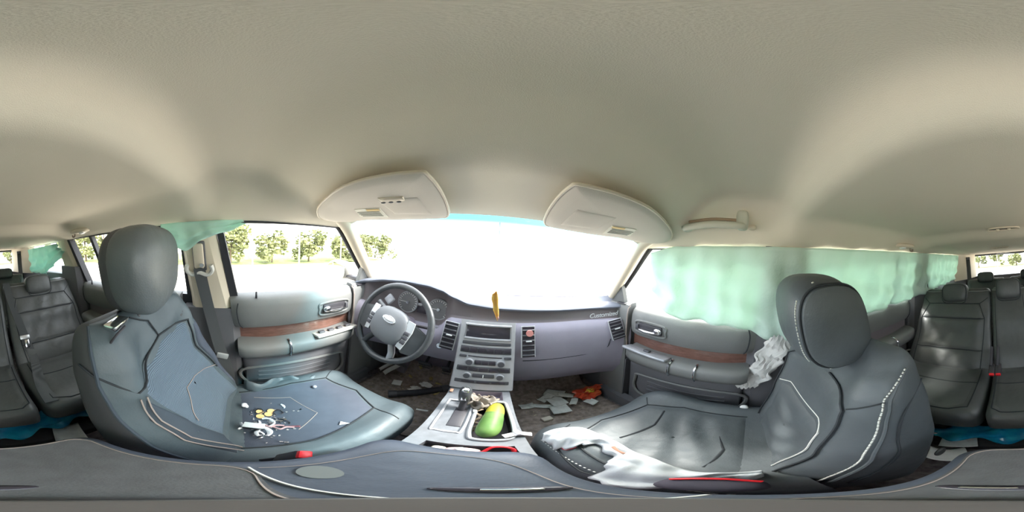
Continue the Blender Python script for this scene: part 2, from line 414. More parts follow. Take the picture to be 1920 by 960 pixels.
# glass
def pane(name, quad, m, n=(1, 1), th=.004, **k):
    a, b, c, d = [Vector(p) for p in quad]
    g = G().grid(lambda u, v: (a * (1 - u) + b * u) * (1 - v) + (d * (1 - u) + c * u) * v, 8, 8)
    return mk(name, g, m, solid=0, kind='structure', **k)
def ws(u, v):
    x = (-1 + 2 * u)
    top = Vector((x * .60, .525 - .06 * abs(x) ** 2.5, .14 - .025 * abs(x) ** 2)); bot = Vector((x * .74, 1.20 - .42 * abs(x) ** 3, -.305 + .105 * abs(x) ** 4))
    p = bot.lerp(top, v); p.y += .03 * math.sin(PI * v) * (1 - abs(x) ** 3); return p
mk('window_1', G().grid(ws, 32, 16), WSHIELD, kind='structure', label='windshield with a blue shade band along its top')
for s, i in ((-1, 2), (1, 3)):
    sd = 'driver' if s < 0 else 'passenger'
    pane('window_%d' % i, [side(s, .75, -.245, .025), side(s, -.05, -.245, .025), side(s, -.09, .12, .025), side(s, .47, .12, .025)], GLASS, label='front %s door window' % sd)
    pane('window_%d' % (i + 2), [side(s, -.22, -.245, .025), side(s, -1.0, -.245, .025), side(s, -1.05, .12, .025), side(s, -.22, .12, .025)], GLASS, label='rear %s door window' % sd)
    pane('window_%d' % (i + 4), [side(s, -1.2, -.205, .03), side(s, -2.0, -.215, .03), side(s, -2.0, .12, .03), side(s, -1.2, .12, .03)], GLASS, label='%s quarter window beside the third row' % sd)
pane('window_8', [(-.52, -2.63, -.28), (.52, -2.63, -.28), (.5, -2.61, .08), (-.5, -2.61, .08)], GLASS, label='hatch window behind the third row')
# blue shade band is part of window_1; thin black sensor stalk of the missing mirror
# ------------------------------------------------------------------ DOORS
def door(n, s, y0, y1, front):
    sd = ('driver' if s < 0 else 'passenger') if front else ('left rear' if s < 0 else 'right rear')
    d = thing('door_%d' % n, '%s door trim panel in dark vinyl with wood strip' % sd if front else '%s door trim panel in dark vinyl' % sd, None, (s * .71, (y0 + y1) / 2, -.95), kind='structure')
    def P(x, y, z): return Vector((s * x, y, z))
    def prof(pr, ya, yb, nm, m, ny=12, lean=True):
        rings = []
        for k in range(ny + 1):
            y = ya + (yb - ya) * k / ny
            e = sm(k / ny, 0, .06) * sm(1 - k / ny, 0, .06)
            ring = [P(x + (1 - e) * .02, y + (.1 * -(z + .3) if lean and k == 0 else 0), z) for x, z in pr]
            ring += [P(.752, y + (.1 * -(z + .3) if lean and k == 0 else 0), z) for x, z in (pr[-1], pr[0])]
            rings.append(ring)
        return mk(nm, G().loft(rings), m, d, auto=50)
    # upper pad
    prof([(.715, -.238), (.695, -.243), (.680, -.255), (.670, -.28), (.668, -.33), (.672, -.37), (.682, -.392)], y0, y1, 'upper_panel', DOORV)
    prof([(.704, -.388), (.702, -.40), (.702, -.46), (.704, -.475)], y0 + .01, y1, 'wood_strip', WOOD if front else STRIP, 4)
    ya = y0 + .01; yb = y1 - .02
    prof([(.70, -.465), (.655, -.468), (.628, -.474), (.618, -.487), (.618, -.52), (.63, -.545), (.665, -.56), (.70, -.565)], ya, yb, 'armrest', DOORV)
    prof([(.70, -.555), (.685, -.58), (.69, -.66), (.695, -.80), (.70, -.95)], y0 + .015, y1, 'lower_panel', DOORL)
    # pocket: raised lip with ribs
    pc = [(y0 + .07, -.66), (y1 - .12, -.66), (y1 - .06, -.70), (y1 - .10, -.83), (y0 + .16, -.85), (y0 + .07, -.78)]
    pk = mk('map_pocket', G().tube(catmull([P(.682, y, z) for y, z in pc], 6, True), .008, 6, True), DOORV, d)
    for q in range(4):
        mk('pocket_rib', G().tube([P(.689, y0 + .12, -.70 - q * .035), P(.687, (y0 + y1) / 2, -.703 - q * .035), P(.689, y1 - .13, -.70 - q * .035)], .004, 5), DOORL, d)
    if front:
        plate = mk('switch_plate', G().box(P(.645, y1 - .135, -.463), (.075, .24, .014), rot('Y', s * 14), .006), SILVD if s > 0 else mat('lit_switch_plate', (.72, .71, .64), .4, metal=.2, var=.05), d)  # driver plate: side light on the silver put into a brighter colour
        for q in range(4 if s < 0 else 1):
            mk('window_switch', G().box(P(.65, y1 - .06 - q * .052 - (.08 if s > 0 else 0), -.451), (.026, .032, .012), rot('Y', s * 14), .004), BTN, plate)
        hy = y1 - .135
    else:
        hy = y1 - .12
    bz = mk('handle_bezel', G().tube(catmull([P(.668, hy + a, b) for a, b in ((-.082, -.30), (0, -.293), (.082, -.30), (.086, -.328), (.08, -.358), (0, -.363), (-.08, -.358), (-.086, -.328))], 4, True), .006, 8, True), DOORV, d)
    mk('handle_cup', G().box(P(.668, hy, -.328), (.012, .135, .048), None, .01), BLACK, bz)
    g = G().tube([P(.656, hy + .055, -.34), P(.652, hy + .02, -.341), P(.652, hy - .03, -.338), P(.654, hy - .055, -.332)], .0065, 8).se(P(.655, hy - .05, -.326), (.012, .02, .015), 2.5)
    mk('handle_lever', g, CHROME, bz)
    mk('lock_button', G().box(P(.66, hy + .072, -.328), (.008, .016, .03), None, .003), BTN, bz)
    for q in ((y0 + .25,) if s < 0 or not front else (y0 + .34, y0 + .23)):
        mk('chrome_band', G().tube([P(.66, q, -.4635), P(.628, q, -.469), P(.613, q, -.486), P(.613, q, -.52), P(.628, q, -.548)], .0045, 6), CHROME, d)
    g = G().tube(catmull([P(.672, y0 + .03, -.262), P(.667, y0 + .025, -.30), P(.668, y0 + .035, -.36), P(.68, y0 + .05, -.39)], 5), .003, 5)
    mk('panel_seam', g, SEAM, d)
    mk('lock_pin', G().cyl(P(.69, y0 + .11, -.245), P(.69, y0 + .11, -.215), .005, .004, 8), BLACK, d)
    return d
door(1, -1, -.03, .60, True)
door(2, 1, -.03, .58, True)
door(3, -1, -.99, -.27, False)
door(4, 1, -.99, -.27, False)
for s, n in ((-1, 29), (1, 30)):
    sd = 'driver' if s < 0 else 'passenger'
    g = G().loft([[Vector((s * x, y, z)) for x, z in ((.715, -.225), (.69, -.235), (.678, -.26), (.682, -.40), (.69, -.95), (.752, -.95), (.752, -.225))] for y in (.606, .72, .80)])
    t = mk('trim_%d' % n, g, DOORV, kind='structure', label='dark trim between the %s door panel and the dashboard' % sd)
    g = G().tube([Vector((s * x, .603, z)) for x, z in ((.70, -.236), (.682, -.25), (.675, -.28), (.676, -.40), (.69, -.5))], .0035, 6)
    mk('panel_seam', g, TANST, t)
    g = G().box((s * .695, .665, -.232), (.03, .06, .008), None, .003)
    mk('defroster_outlet', g, BLACK, t)
# ------------------------------------------------------------------ DASHBOARD
dash = thing('dashboard', 'wide dashboard below the windshield with glare in its violet grey colour', 'dashboard', (0, .9, -.9))
def lipz(x):
    return lerp([(-.74, -.225), (-.66, -.20), (-.55, -.180), (-.43, -.172), (-.30, -.176), (-.225, -.190), (-.17, -.215), (-.09, -.240), (.03, -.248), (.34, -.254), (.60, -.252), (.74, -.245)], x)
def lipy(x): return .74 - .10 * (abs(x) / .72) ** 5
def drv(x): return sm(-x, .17, .24) * sm(.66 + x, 0, .06)     # 1 across the instrument binnacle
XN = 84
X = [-.715 + 1.43 * i / XN for i in range(XN + 1)]
# top pad
g = G(); rings = []
for x in X:
    z, y = lipz(x), lipy(x); e = abs(x) / .72
    back = 1.17 - .40 * e ** 3
    r = [(y + .03, z - .02), (y + .004, z - .014), (y - .002, z - .004), (y + .006, z + .004), (y + .03, z + .008), (y + .10, z + .006), (y + (back - y) * .5, (z * .5 - .262 * .5) + .005), (back - .02, -.285 + .09 * e ** 4), (back, -.30 + .09 * e ** 4), (back, -.36)]
    rings.append([Vector((x, *p)) for p in r])
mk('dash_top_pad', g.loft(rings, False, False), DASHTOP, dash)
# recessed band under the lip, deep behind the wheel
g = G(); rings = []
for x in X:
    z, y = lipz(x), lipy(x); d = drv(x)
    r = [(y + .03, z - .012), (y + .028 + .07 * d, z - .025), (y + .022 + .075 * d, (z - .05) * (1 - d) + d * (-.30)), (y + .014 + .065 * d, -.316 - .06 * d), (y - .005 + .03 * d, -.328 - .075 * d)]
    rings.append([Vector((x, *p)) for p in r])
mk('dash_band', g.loft(rings, False, False), STRIP, dash)
# lower fascia
g = G(); rings = []
for x in X:
    y = lipy(x); d = drv(x); k2 = sm(x, -.16, .10)
    r = [(y - .006 + .03 * d, -.322 - .075 * d), (y - .022 + .02 * d, -.332 - .075 * d), (y - .038 + .01 * d, -.37 - .05 * d), (y - .045, -.44), (y - .038, -.52 - .03 * k2), (y - .012 - .008 * k2, -.59 - .07 * k2), (y + .05 - .02 * k2, -.64 - .11 * k2), (y + .14, -.68 - .12 * k2), (1.25, -.70 - .12 * k2)]
    rings.append([Vector((x, p[0], p[1])) for p in r])
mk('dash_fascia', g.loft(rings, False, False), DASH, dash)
mk('firewall_carpet', G().grid(lambda u, v: Vector((-.72 + 1.44 * u, 1.28 - .22 * v ** 2, -.66 - .36 * v)), 4, 8), DASHLOW, dash)
# glovebox seam
g = G().tube(catmull([(.17, .697, -.53), (.35, .699, -.535), (.56, .68, -.53), (.60, .66, -.50), (.605, .645, -.44)], 6), .0022, 5)
mk('glovebox_seam', g, SEAM, dash)
# centre speaker grille on top and defroster slot
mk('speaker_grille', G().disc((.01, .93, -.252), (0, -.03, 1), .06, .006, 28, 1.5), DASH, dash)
g = G().tube(catmull([(-.58, 1.0, -.256), (-.35, 1.10, -.272), (0, 1.13, -.28), (.35, 1.10, -.272), (.58, 1.0, -.256)], 6), .004, 6)
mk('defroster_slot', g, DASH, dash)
# badge lettering
cu = bpy.data.curves.new('badge_lettering', 'FONT'); cu.body = 'Customized'; cu.size = .036; cu.extrude = .0015; cu.align_x = 'CENTER'; cu.shear = .3; cu.space_character = .95
o = bpy.data.objects.new('badge_lettering', cu); COL.objects.link(o); cu.materials.append(BRIGHT); bpy.context.view_layer.update(); me = bpy.data.meshes.new_from_object(o); bpy.data.objects.remove(o); o = bpy.data.objects.new('badge_lettering', me); COL.objects.link(o)
o.parent = dash; o.matrix_parent_inverse = Matrix.Translation(-WL[dash.name])
o.location = (.585, .692, -.308); o.rotation_euler = (R(84), R(-4), R(-17)); o.scale = (1, 1, 1); o['label'] = 'chrome script badge on the band'

def vent(c, wx, hz, yaw=0, lean=8, tilt=0, n=6, red=False):
    rt = rot('Z', yaw) @ rot('X', -lean) @ rot('Y', tilt)
    T = lambda x, y, z: Vector(c) + rt @ Vector((x, y, z))
    fr = mk('air_vent', G().tube([T(-wx, 0, -hz), T(wx, 0, -hz), T(wx, 0, hz), T(-wx, 0, hz)], .0042, 8, True), BRIGHT, dash)
    mk('vent_cavity', G().box(c, (wx * 1.9, .02, hz * 1.95), rt), DISPL, fr, smooth=False)
    for i in range(n):
        z = -hz + 2 * hz * (i + .6) / (n + .2)
        mk('vent_slat', G().box(T(0, -.010, z), (wx * 1.85, .012, .005), rt @ rot('X', 25), .0015), BTN, fr)
    mk('vent_tab', G().box(T(0, -.018, hz * .12), (wx * .9, .012, .006), rt, .002), BRIGHT, fr)
    if red:
        mk('warning_button', G().disc(T(.004, -.016, hz * .62), rt @ Vector((0, -1, 0)), .016, .006), mat('hazard_red', (.72, .30, .28), .4), fr)
vent((-.162, .694, -.405), .030, .072, 3, 12, 6)
vent((.184, .694, -.41), .028, .082, -3, 12, -3, red=True)
vent((.640, .640, -.382), .036, .060, -24, 14, -14)
# instrument dials
def dial(x, z, r):
    c = Vector((x, .815, z)); n = Vector((0, -1, .18)).normalized()
    fr = mk('gauge', G().ring(c, n, r, .0045, 36), SILVD, dash)
    mk('gauge_face', G().disc(c + n * -.004, n, r, .003, 36), mat('gauge_grey', (.20, .20, .21), .5), fr)
    g = G(); u = Vector((1, 0, 0)); v = n.cross(u)
    for k in range(19):
        a = R(-45 + 270 * k / 18); d = u * math.cos(a) + v * -math.sin(a) * -1
        g.box(c + n * .001 + d * r * .85, (.003, .002, r * .16), Matrix((u, n, v)).transposed() @ Matrix.Rotation(PI / 2 - a, 3, 'Y'))
    mk('gauge_ticks', g, PAPER, fr, smooth=False)
    mk('gauge_needle', G().box(c + n * .003 + u * -r * .4, (r * .8, .002, .003)), PAPER, fr, smooth=False)
    mk('gauge_hub', G().disc(c + n * .001, n, r * .16, .006, 16), CHROME, fr)
dial(-.450, -.318, .062); dial(-.262, -.326, .058)
mk('cluster_display', G().box((-.356, .81, -.335), (.06, .008, .06), rot('X', -10), .006), DISPL, dash)
mk('gauge_label', G().box((-.235, .745, -.404), (.042, .006, .012), rot('X', -12), .003), SILVD, dash)
mk('headlight_switch', G().disc((-.60, .70, -.42), (0, -1, .1), .022, .014), BTN, dash)
mk('headlight_bezel', G().box((-.60, .715, -.42), (.075, .02, .10), rot('X', -6), .02), DISPL, dash)
mk('ignition_lock', G().disc((-.20, .692, -.47), (0, -1, .1), .014, .012), CHROME, dash)
# centre stack: leaning silver panel
A0 = Vector((0, .722, -.318)); B0 = Vector((0, .598, -.655)); LN = (B0 - A0).length; DV = (B0 - A0) / LN; NV = Vector((0, DV.z, -DV.y)); NV = NV if NV.y < 0 else -NV
def S(x, t, h=0): return A0 + Vector((.006 + x - .004 * t / LN, 0, 0)) + DV * t + NV * h
RS = Matrix((Vector((1, 0, 0)), -NV, -DV)).transposed()
def sbox(x, t, wx, ht, th, h=0, bev=.003): return G().box(S(x, t, h), (wx, th, ht), RS, bev)
stack = mk('center_stack', G().loft([[S(-.122, 0, -.05), S(.118, 0, -.05), S(.121, 0, 0), S(.116, 0, .006), S(-.120, 0, .006), S(-.125, 0, 0)], [S(-.118, LN, -.05), S(.122, LN, -.05), S(.122, LN, 0), S(.117, LN, .006), S(-.113, LN, .006), S(-.118, LN, 0)]]), SILV, dash, smooth=False, label='leaning silver control panel')
mk('display_frame', G().tube([S(-.098, .018, .008), S(.100, .018, .008), S(.100, .085, .008), S(-.098, .085, .008)], .006, 8, True), SILVD, stack)
mk('radio_display', sbox(.001, .0515, .19, .062, .008, .004), DISPL, stack)
mk('trim_slot', sbox(0, .108, .205, .016, .008, .005), BTN, stack)
mk('radio_strip', sbox(0, .142, .212, .034, .008, .005), BTN, stack)
for k in range(6): mk('radio_button', sbox(-.086 + .0345 * k, .142, .030, .022, .006, .010), DISPL, stack)
mk('disc_slot', sbox(0, .176, .14, .006, .006, .006), DISPL, stack)
for x in (-.09, .092): mk('disc_button', sbox(x, .178, .030, .014, .008, .007), BTN, stack)
def knob(x, t, r):
    mk('dial_knob', G().cyl(S(x, t, .004), S(x, t, .022), r, r * .9, 24), SILVD, stack)
    mk('knob_face', G().cyl(S(x, t, .020), S(x, t, .024), r * .72, r * .7, 20), BTN, stack)
knob(-.060, .206, .019); knob(.066, .206, .019); knob(-.060, .278, .018); knob(.066, .278, .018)
mk('tuning_strip', sbox(.003, .206, .085, .026, .008, .005), BTN, stack)
for k in range(3): mk('tuning_button', sbox(-.025 + .028 * k, .206, .024, .018, .006, .010), DISPL, stack)
mk('climate_strip', sbox(0, .243, .212, .028, .008, .005), BTN, stack)
for k in range(5): mk('climate_button', sbox(-.082 + .041 * k, .243, .035, .018, .006, .010), DISPL, stack)
mk('fan_strip', sbox(.003, .278, .085, .022, .008, .005), BTN, stack)
mk('fan_lever', sbox(.003, .278, .004, .016, .008, .011), PAPER, stack)
mk('lower_slot', sbox(0, .314, .208, .020, .008, .005), BTN, stack)
for x in (-.052, .006, .064): mk('seat_heat_button', sbox(x, .314, .05, .012, .006, .009), DISPL, stack)
# ------------------------------------------------------------------ STEERING WHEEL
sw = thing('steering_wheel', 'leather steering wheel with grey airbag hub in front of the driver seat', 'steering wheel', (-.392, .70, -.42))
CW = Vector((-.412, .615, -.372)); TL = R(24); nW = Vector((0, -math.cos(TL), math.sin(TL))); roll = R(11)
uW0 = Vector((1, 0, 0)); vW0 = uW0.cross(nW) * -1
vW0 = Vector((0, math.sin(TL), math.cos(TL)))
uW = uW0 * math.cos(roll) - vW0 * math.sin(roll); vW = uW0 * math.sin(roll) + vW0 * math.cos(roll)
def Wp(x, y, h=0): return CW + uW * x + vW * y + nW * h
RW = Matrix((uW, -nW, vW)).transposed()
mk('wheel_rim', G().tube([Wp(.192 * math.cos(2 * PI * k / 64), .192 * math.sin(2 * PI * k / 64), .01) for k in range(64)], .0155, 12, True), LEATHL, sw)
hub = mk('airbag_hub', G().se(Wp(0, -.012, .016), (.098, .032, .090), 4.5, 2.6, RW, 36, 16), mat('hub_vinyl', (.17, .18, .195), .55, bump=.2, scale=400), sw)
mk('emblem_oval', G().se(Wp(0, .018, .0505), (.030, .006, .0125), 2, 2, RW, 28, 10), mat('emblem_glare', (.86, .88, .90), .22, metal=.6), hub)  # reflected glare on the oval put into its pale colour
mk('emblem_ring', G().tube([Wp(.033 * math.cos(2 * PI * k / 32), .018 + .0155 * math.sin(2 * PI * k / 32), .0495) for k in range(32)], .003, 6, True), CHROME, hub)
for s in (-1, 1):
    sp = mk('spoke', G().loft([[Wp(s * .078, .045, h) for h in (.0, .03)] + [Wp(s * .078, -.075, h) for h in (.03, .0)], [Wp(s * .125, .04, h) for h in (.0, .028)] + [Wp(s * .118, -.10, h) for h in (.028, .0)], [Wp(s * .182, .02, h) for h in (.002, .02)] + [Wp(s * .17, -.09, h) for h in (.02, .002)]]), LEATHL, sw)
    mk('spoke_cover', G().loft([[Wp(s * .086, .056, .031), Wp(s * .120, .054, .030), Wp(s * .124, .01, .0295), Wp(s * .112, -.088, .0295), Wp(s * .085, -.082, .031)], [Wp(s * .086, .056, .036), Wp(s * .119, .053, .034), Wp(s * .123, .01, .0335), Wp(s * .111, -.086, .0335), Wp(s * .085, -.08, .036)]]), BRIGHT, sp, smooth=False)
    for k in range(3):
        mk('wheel_button', G().box(Wp(s * .104, -.004 - .022 * k, .036), (.024, .008, .019), RW, .003), BTN, sp)
    mk('lower_spoke', G().tube([Wp(s * .05, -.085, .01), Wp(s * .075, -.13, .008), Wp(s * .085, -.17, .01)], .016, 8, flat=.5), SILVD if s > 0 else LEATHL, sw)
mk('steering_column', G().cyl(CW - nW * .01, CW - nW * .16 + Vector((0, 0, -.02)), .055, .07, 20), DASHLOW, dash)
mk('turn_stalk', G().tube([Wp(-.05, .02, -.05), Wp(-.12, .045, -.05), Wp(-.165, .06, -.045)], lambda t: .009 + .004 * t, 10), SILVD, sw)
mk('stalk_cap', G().box(Wp(-.118, .095, -.06), (.05, .02, .05), RW @ rot('Y', 25), .008), SILVD, sw)
mk('wiper_stalk', G().tube([Wp(.05, .02, -.05), Wp(.11, .04, -.05), Wp(.15, .05, -.045)], .008, 8), BLACK, sw)
# ------------------------------------------------------------------ CONSOLE between the seats
con = thing('center_console', 'silver topped console with shifter slot and open bin', 'console', (0, .3, -1.0))
mk('console_body', G().loft([[Vector((-w, y, zt)), Vector((w, y, zt)), Vector((w + .01, y, -1.02)), Vector((-w - .01, y, -1.02))] for y, w, zt in ((-.205, .09, -.605), (.19, .098, -.605), (.20, .10, -.745), (.60, .105, -.745), (.64, .10, -.76))]), DASHLOW, con, smooth=False)
# plate with two openings: built as a frame of strips
def platez(y): return -.66 + .028 * sm(.30 - y, 0, .1) * 0 + .02 * sm(y, .53, .60)
def ply(poly, z, th=.012): return G().prism([(x, y, z) for x, y in poly], (0, 0, -th))
zb = -.66
bin_o = [Vector((x, y, zb)) for x, y in ((.016, .305), (.075, .305), (.096, .33), (.100, .40), (.094, .49), (.082, .515), (.02, .515), (.006, .50), (.000, .40), (.002, .325))]
outer = [Vector((x, y, zb)) for x, y in ((-.108, .225), (.118, .225), (.117, .30), (.114, .40), (.113, .52), (.112, .60), (.09, .60), (-.05, .60), (-.104, .60), (-.112, .50), (-.112, .40), (-.110, .30))]
def face_with_holes(name, outer, holes, m, parent, th=.02):
    bm = bmesh.new(); edges = []
    for loop in [outer] + holes:
        vs = [bm.verts.new(p) for p in loop]
        edges += [bm.edges.new((vs[i], vs[(i + 1) % len(vs)])) for i in range(len(vs))]
    bmesh.ops.triangle_fill(bm, use_beauty=True, use_dissolve=False, edges=edges)
    r = bmesh.ops.extrude_face_region(bm, geom=bm.faces[:])
    bmesh.ops.translate(bm, vec=(0, 0, -th), verts=[x for x in r['geom'] if isinstance(x, bmesh.types.BMVert)])
    bm.verts.index_update(); g = G().add([v.co.copy() for v in bm.verts], [tuple(v.index for v in f.verts) for f in bm.faces]); bm.free()
    return mk(name, g, m, parent, auto=30)
shift_o = [Vector((x, y, zb)) for x, y in ((-.088, .345), (-.075, .332), (-.03, .332), (-.016, .345), (-.012, .48), (-.022, .51), (-.076, .51), (-.09, .495))]
tray_o = [Vector((x, y, zb)) for x, y in ((-.035, .532), (.085, .532), (.085, .59), (-.035, .59))]
rear_o = [Vector((x, y, zb)) for x, y in ((-.075, .238), (.095, .238), (.09, .275), (-.07, .275))]
plate = face_with_holes('console_plate', outer, [bin_o, shift_o, tray_o, rear_o], PLATE, con)
mk('plate_side', G().loft([[Vector((s * .112, y, zb - .004)), Vector((s * .118, y, zb - .10)), Vector((s * .10, y, zb - .10)), Vector((s * .10, y, zb - .004))] for s in (1,) for y in (.225, .6)]), PLATE, con, smooth=False)
mk('plate_side', G().loft([[Vector((-.110, y, zb - .004)), Vector((-.116, y, zb - .10)), Vector((-.10, y, zb - .10)), Vector((-.10, y, zb - .004))] for y in (.225, .6)]), PLATE, con, smooth=False)
mk('bin_rim', G().tube(catmull([p + Vector((0, 0, .003)) for p in bin_o], 4, True), .006, 8, True), mat('pale_rim', (.34, .355, .375), .4, metal=.2), plate)
def well(loop, d, nm, m):
    c = sum(loop, Vector()) / len(loop)
    g = G().loft([[p for p in loop], [c + (p - c) * .93 + Vector((0, 0, -d)) for p in loop]], False)
    g.add([c + (p - c) * .95 + Vector((0, 0, -d)) for p in loop], [tuple(range(len(loop)))])
    return mk(nm, g, m, con, smooth=False)
well(bin_o, .08, 'storage_bin', BLACK); well(tray_o, .04, 'front_tray', DASHLOW); well(rear_o, .045, 'rear_tray', BTN)
st = mk('shifter_plate', G().prism([p + Vector((0, 0, -.004)) for p in shift_o], (0, 0, -.01)), PLATE, con, smooth=False)
mk('shifter_rim', G().tube(catmull([p + Vector((0, 0, .001)) for p in shift_o], 4, True), .004, 6, True), SILV, st)
mk('shift_slot', G().box((-.040, .415, -.664), (.036, .105, .006), None, .002), BLACK, st)
lev = mk('shift_lever', G().tube([(-.040, .46, -.665), (-.040, .478, -.63), (-.040, .485, -.61)], .012, 10), BLACK, con)
mk('shift_knob', G().loft([[Vector((-.041 + rx * math.cos(a), y + ry * math.sin(a), z)) for a in [2 * PI * k / 20 for k in range(20)]] for rx, ry, y, z in ((.010, .012, .482, -.622), (.017, .018, .484, -.615), (.020, .021, .489, -.59), (.021, .023, .495, -.57), (.019, .021, .500, -.556), (.012, .013, .502, -.548), (.003, .003, .502, -.546))]), LEATHL, lev)
mk('knob_cap', G().se((-.041, .497, -.555), (.015, .017, .010), 2.5), CHROME, lev)
mk('knob_inlay', G().box((-.041, .474, -.585), (.018, .008, .034), rot('X', -14), .003), CHROME, lev)
mk('console_latch', G().box((-.098, .565, -.652), (.012, .02, .006), None, .002), mat('amber_lamp', (.55, .28, .18), .5), plate)
# armrest lid
def lidring(z, e): return [Vector((x, y, z)) for x, y in rr(-.113 + e, .093 - e, -.203 + e, .183 - e, .035)]
def rr(x0, x1, y0, y1, r, n=6):
    r = max(.004, r); out = []
    for cx, cyy, a0 in ((x1 - r, y1 - r, 0), (x0 + r, y1 - r, 90), (x0 + r, y0 + r, 180), (x1 - r, y0 + r, 270)):
        for k in range(n + 1):
            a = R(a0 + 90 * k / n); out.append((cx + r * math.cos(a), cyy + r * math.sin(a)))
    return out
lid = thing('armrest_lid', 'scuffed blue grey armrest lid over the console, under the camera', 'armrest', (-.01, 0, -.52))
mk('lid_pad', G().loft([lidring(-.530, .012), lidring(-.520, .002), lidring(-.495, .0), lidring(-.475, .004), lidring(-.464, .014), lidring(-.460, .03), lidring(-.4585, .06)]), ARM, lid)
mk('lid_base', G().loft([lidring(-.60, .03), lidring(-.56, .018), lidring(-.532, .014)]), DASHLOW, lid)
mk('rear_panel', G().loft([[Vector((x, y, z)) for x, y in rr(-.097, .077, -.192, .010, .03)] for z in (-.4605, -.4560)]), ARMG, lid)
mk('edge_stitching', G().tube([Vector((x, y, -.4553)) for x, y in rr(-.094, .074, -.189, .007, .03)], .0008, 5, True), TANST, lid)
mk('cross_seam', G().tube(catmull([(-.09, .004, -.455), (-.05, .016, -.4555), (.0, .026, -.456), (.045, .024, -.456), (.085, .008, -.456)], 5), .0016, 6), STITCH, lid)
mk('front_stitching', G().tube(catmull([(-.088, .012, -.4585), (-.08, .10, -.4585), (-.06, .145, -.4585), (-.01, .158, -.4585), (.04, .145, -.4585), (.066, .10, -.4585), (.072, .012, -.4585)], 6), .0007, 5), TANST, lid)
for y in (.058, -.072):
    r_ = mk('pull_recess', G().se((.040, y, -.4575), (.030, .008, .004), 2.2), DISPL, lid)
    mk('pull_tab', G().box((.044, y, -.4535), (.026, .004, .003), None, .001), CHROME, r_)
g = G()
random.seed(5)
mk('grey_sticker', G().disc((-.062, .05, -.4605), (0, 0, 1), .016, .0035, 20, 1.2), mat('grey_plastic', (.17, .185, .185), .5), lid)
mt = thing('nadir_smear', 'small grey brown round disc added on the armrest lid for the smear there', 'stand_in', (.037, 0, -.457))  # added disc in place of the brown smear below the camera
mk('smear_disc', G().disc((.037, 0, -.4505), (0, 0, 1), .033, .005, 36), SMEAR, mt)
mk('smear_rim', G().ring((.037, 0, -.4495), (0, 0, 1), .0335, .0035, 36), mat('smear_rim_grey', (.12, .115, .11), .6), mt)
# ------------------------------------------------------------------ SEATS
def dens(poly, step=.02, closed=True):
    out = []; n = len(poly)
    for i in range(n if closed else n - 1):
        a = Vector(poly[i]); b = Vector(poly[(i + 1) % n]); k = max(1, int((b - a).length / step))
        out += [a.lerp(b, j / k) for j in range(k)]
    if not closed: out.append(Vector(poly[-1]))
    return out
def patch(poly, F, h=.004, rings=9, c=None, wob=None):
    """a sewn panel lying on the surface F(a, b) -> (point, normal)"""
    p = dens([(*q, 0) for q in poly], .018); c = Vector((*c, 0)) if c else sum(p, Vector()) / len(p); g = G(); rs = []
    for k in range(rings + 1):
        t = max(.02, k / rings); row = []
        for q in p:
            s = c.lerp(q, t); P, N = F(s.x, s.y)
            hh = h * (1 - t ** 10) - .002 * t ** 10 + (wob(s.x, s.y) * (1 - t ** 4) if wob else 0)
            row.append(P + N * hh)
        rs.append(row)
    return g.loft(rs, False)
def seam(poly, F, r=.0022, h=.0015, closed=False):
    g = G(); return g.tube([P + N * h for P, N in (F(q.x, q.y) for q in dens([(*a, 0) for a in poly], .015, closed))], r, 5, closed)
def stitches(pts, r=.0016, gap=.5, step=.0085):
    """a row of single thread stitches along a line"""
    g = G(); p = [Vector(q) for q in pts]; d = 0; acc = []
    for a, b in zip(p, p[1:]):
        L = (b - a).length; x = -d
        while x + step * gap < L:
            if x >= 0: g.tube([a.lerp(b, x / L), a.lerp(b, (x + step * gap) / L)], r, 4)
            x += step
        d = (L - x) if x < L else -(x - L)
        d = -x + L if x > L else L - x
        d = 0
    return g

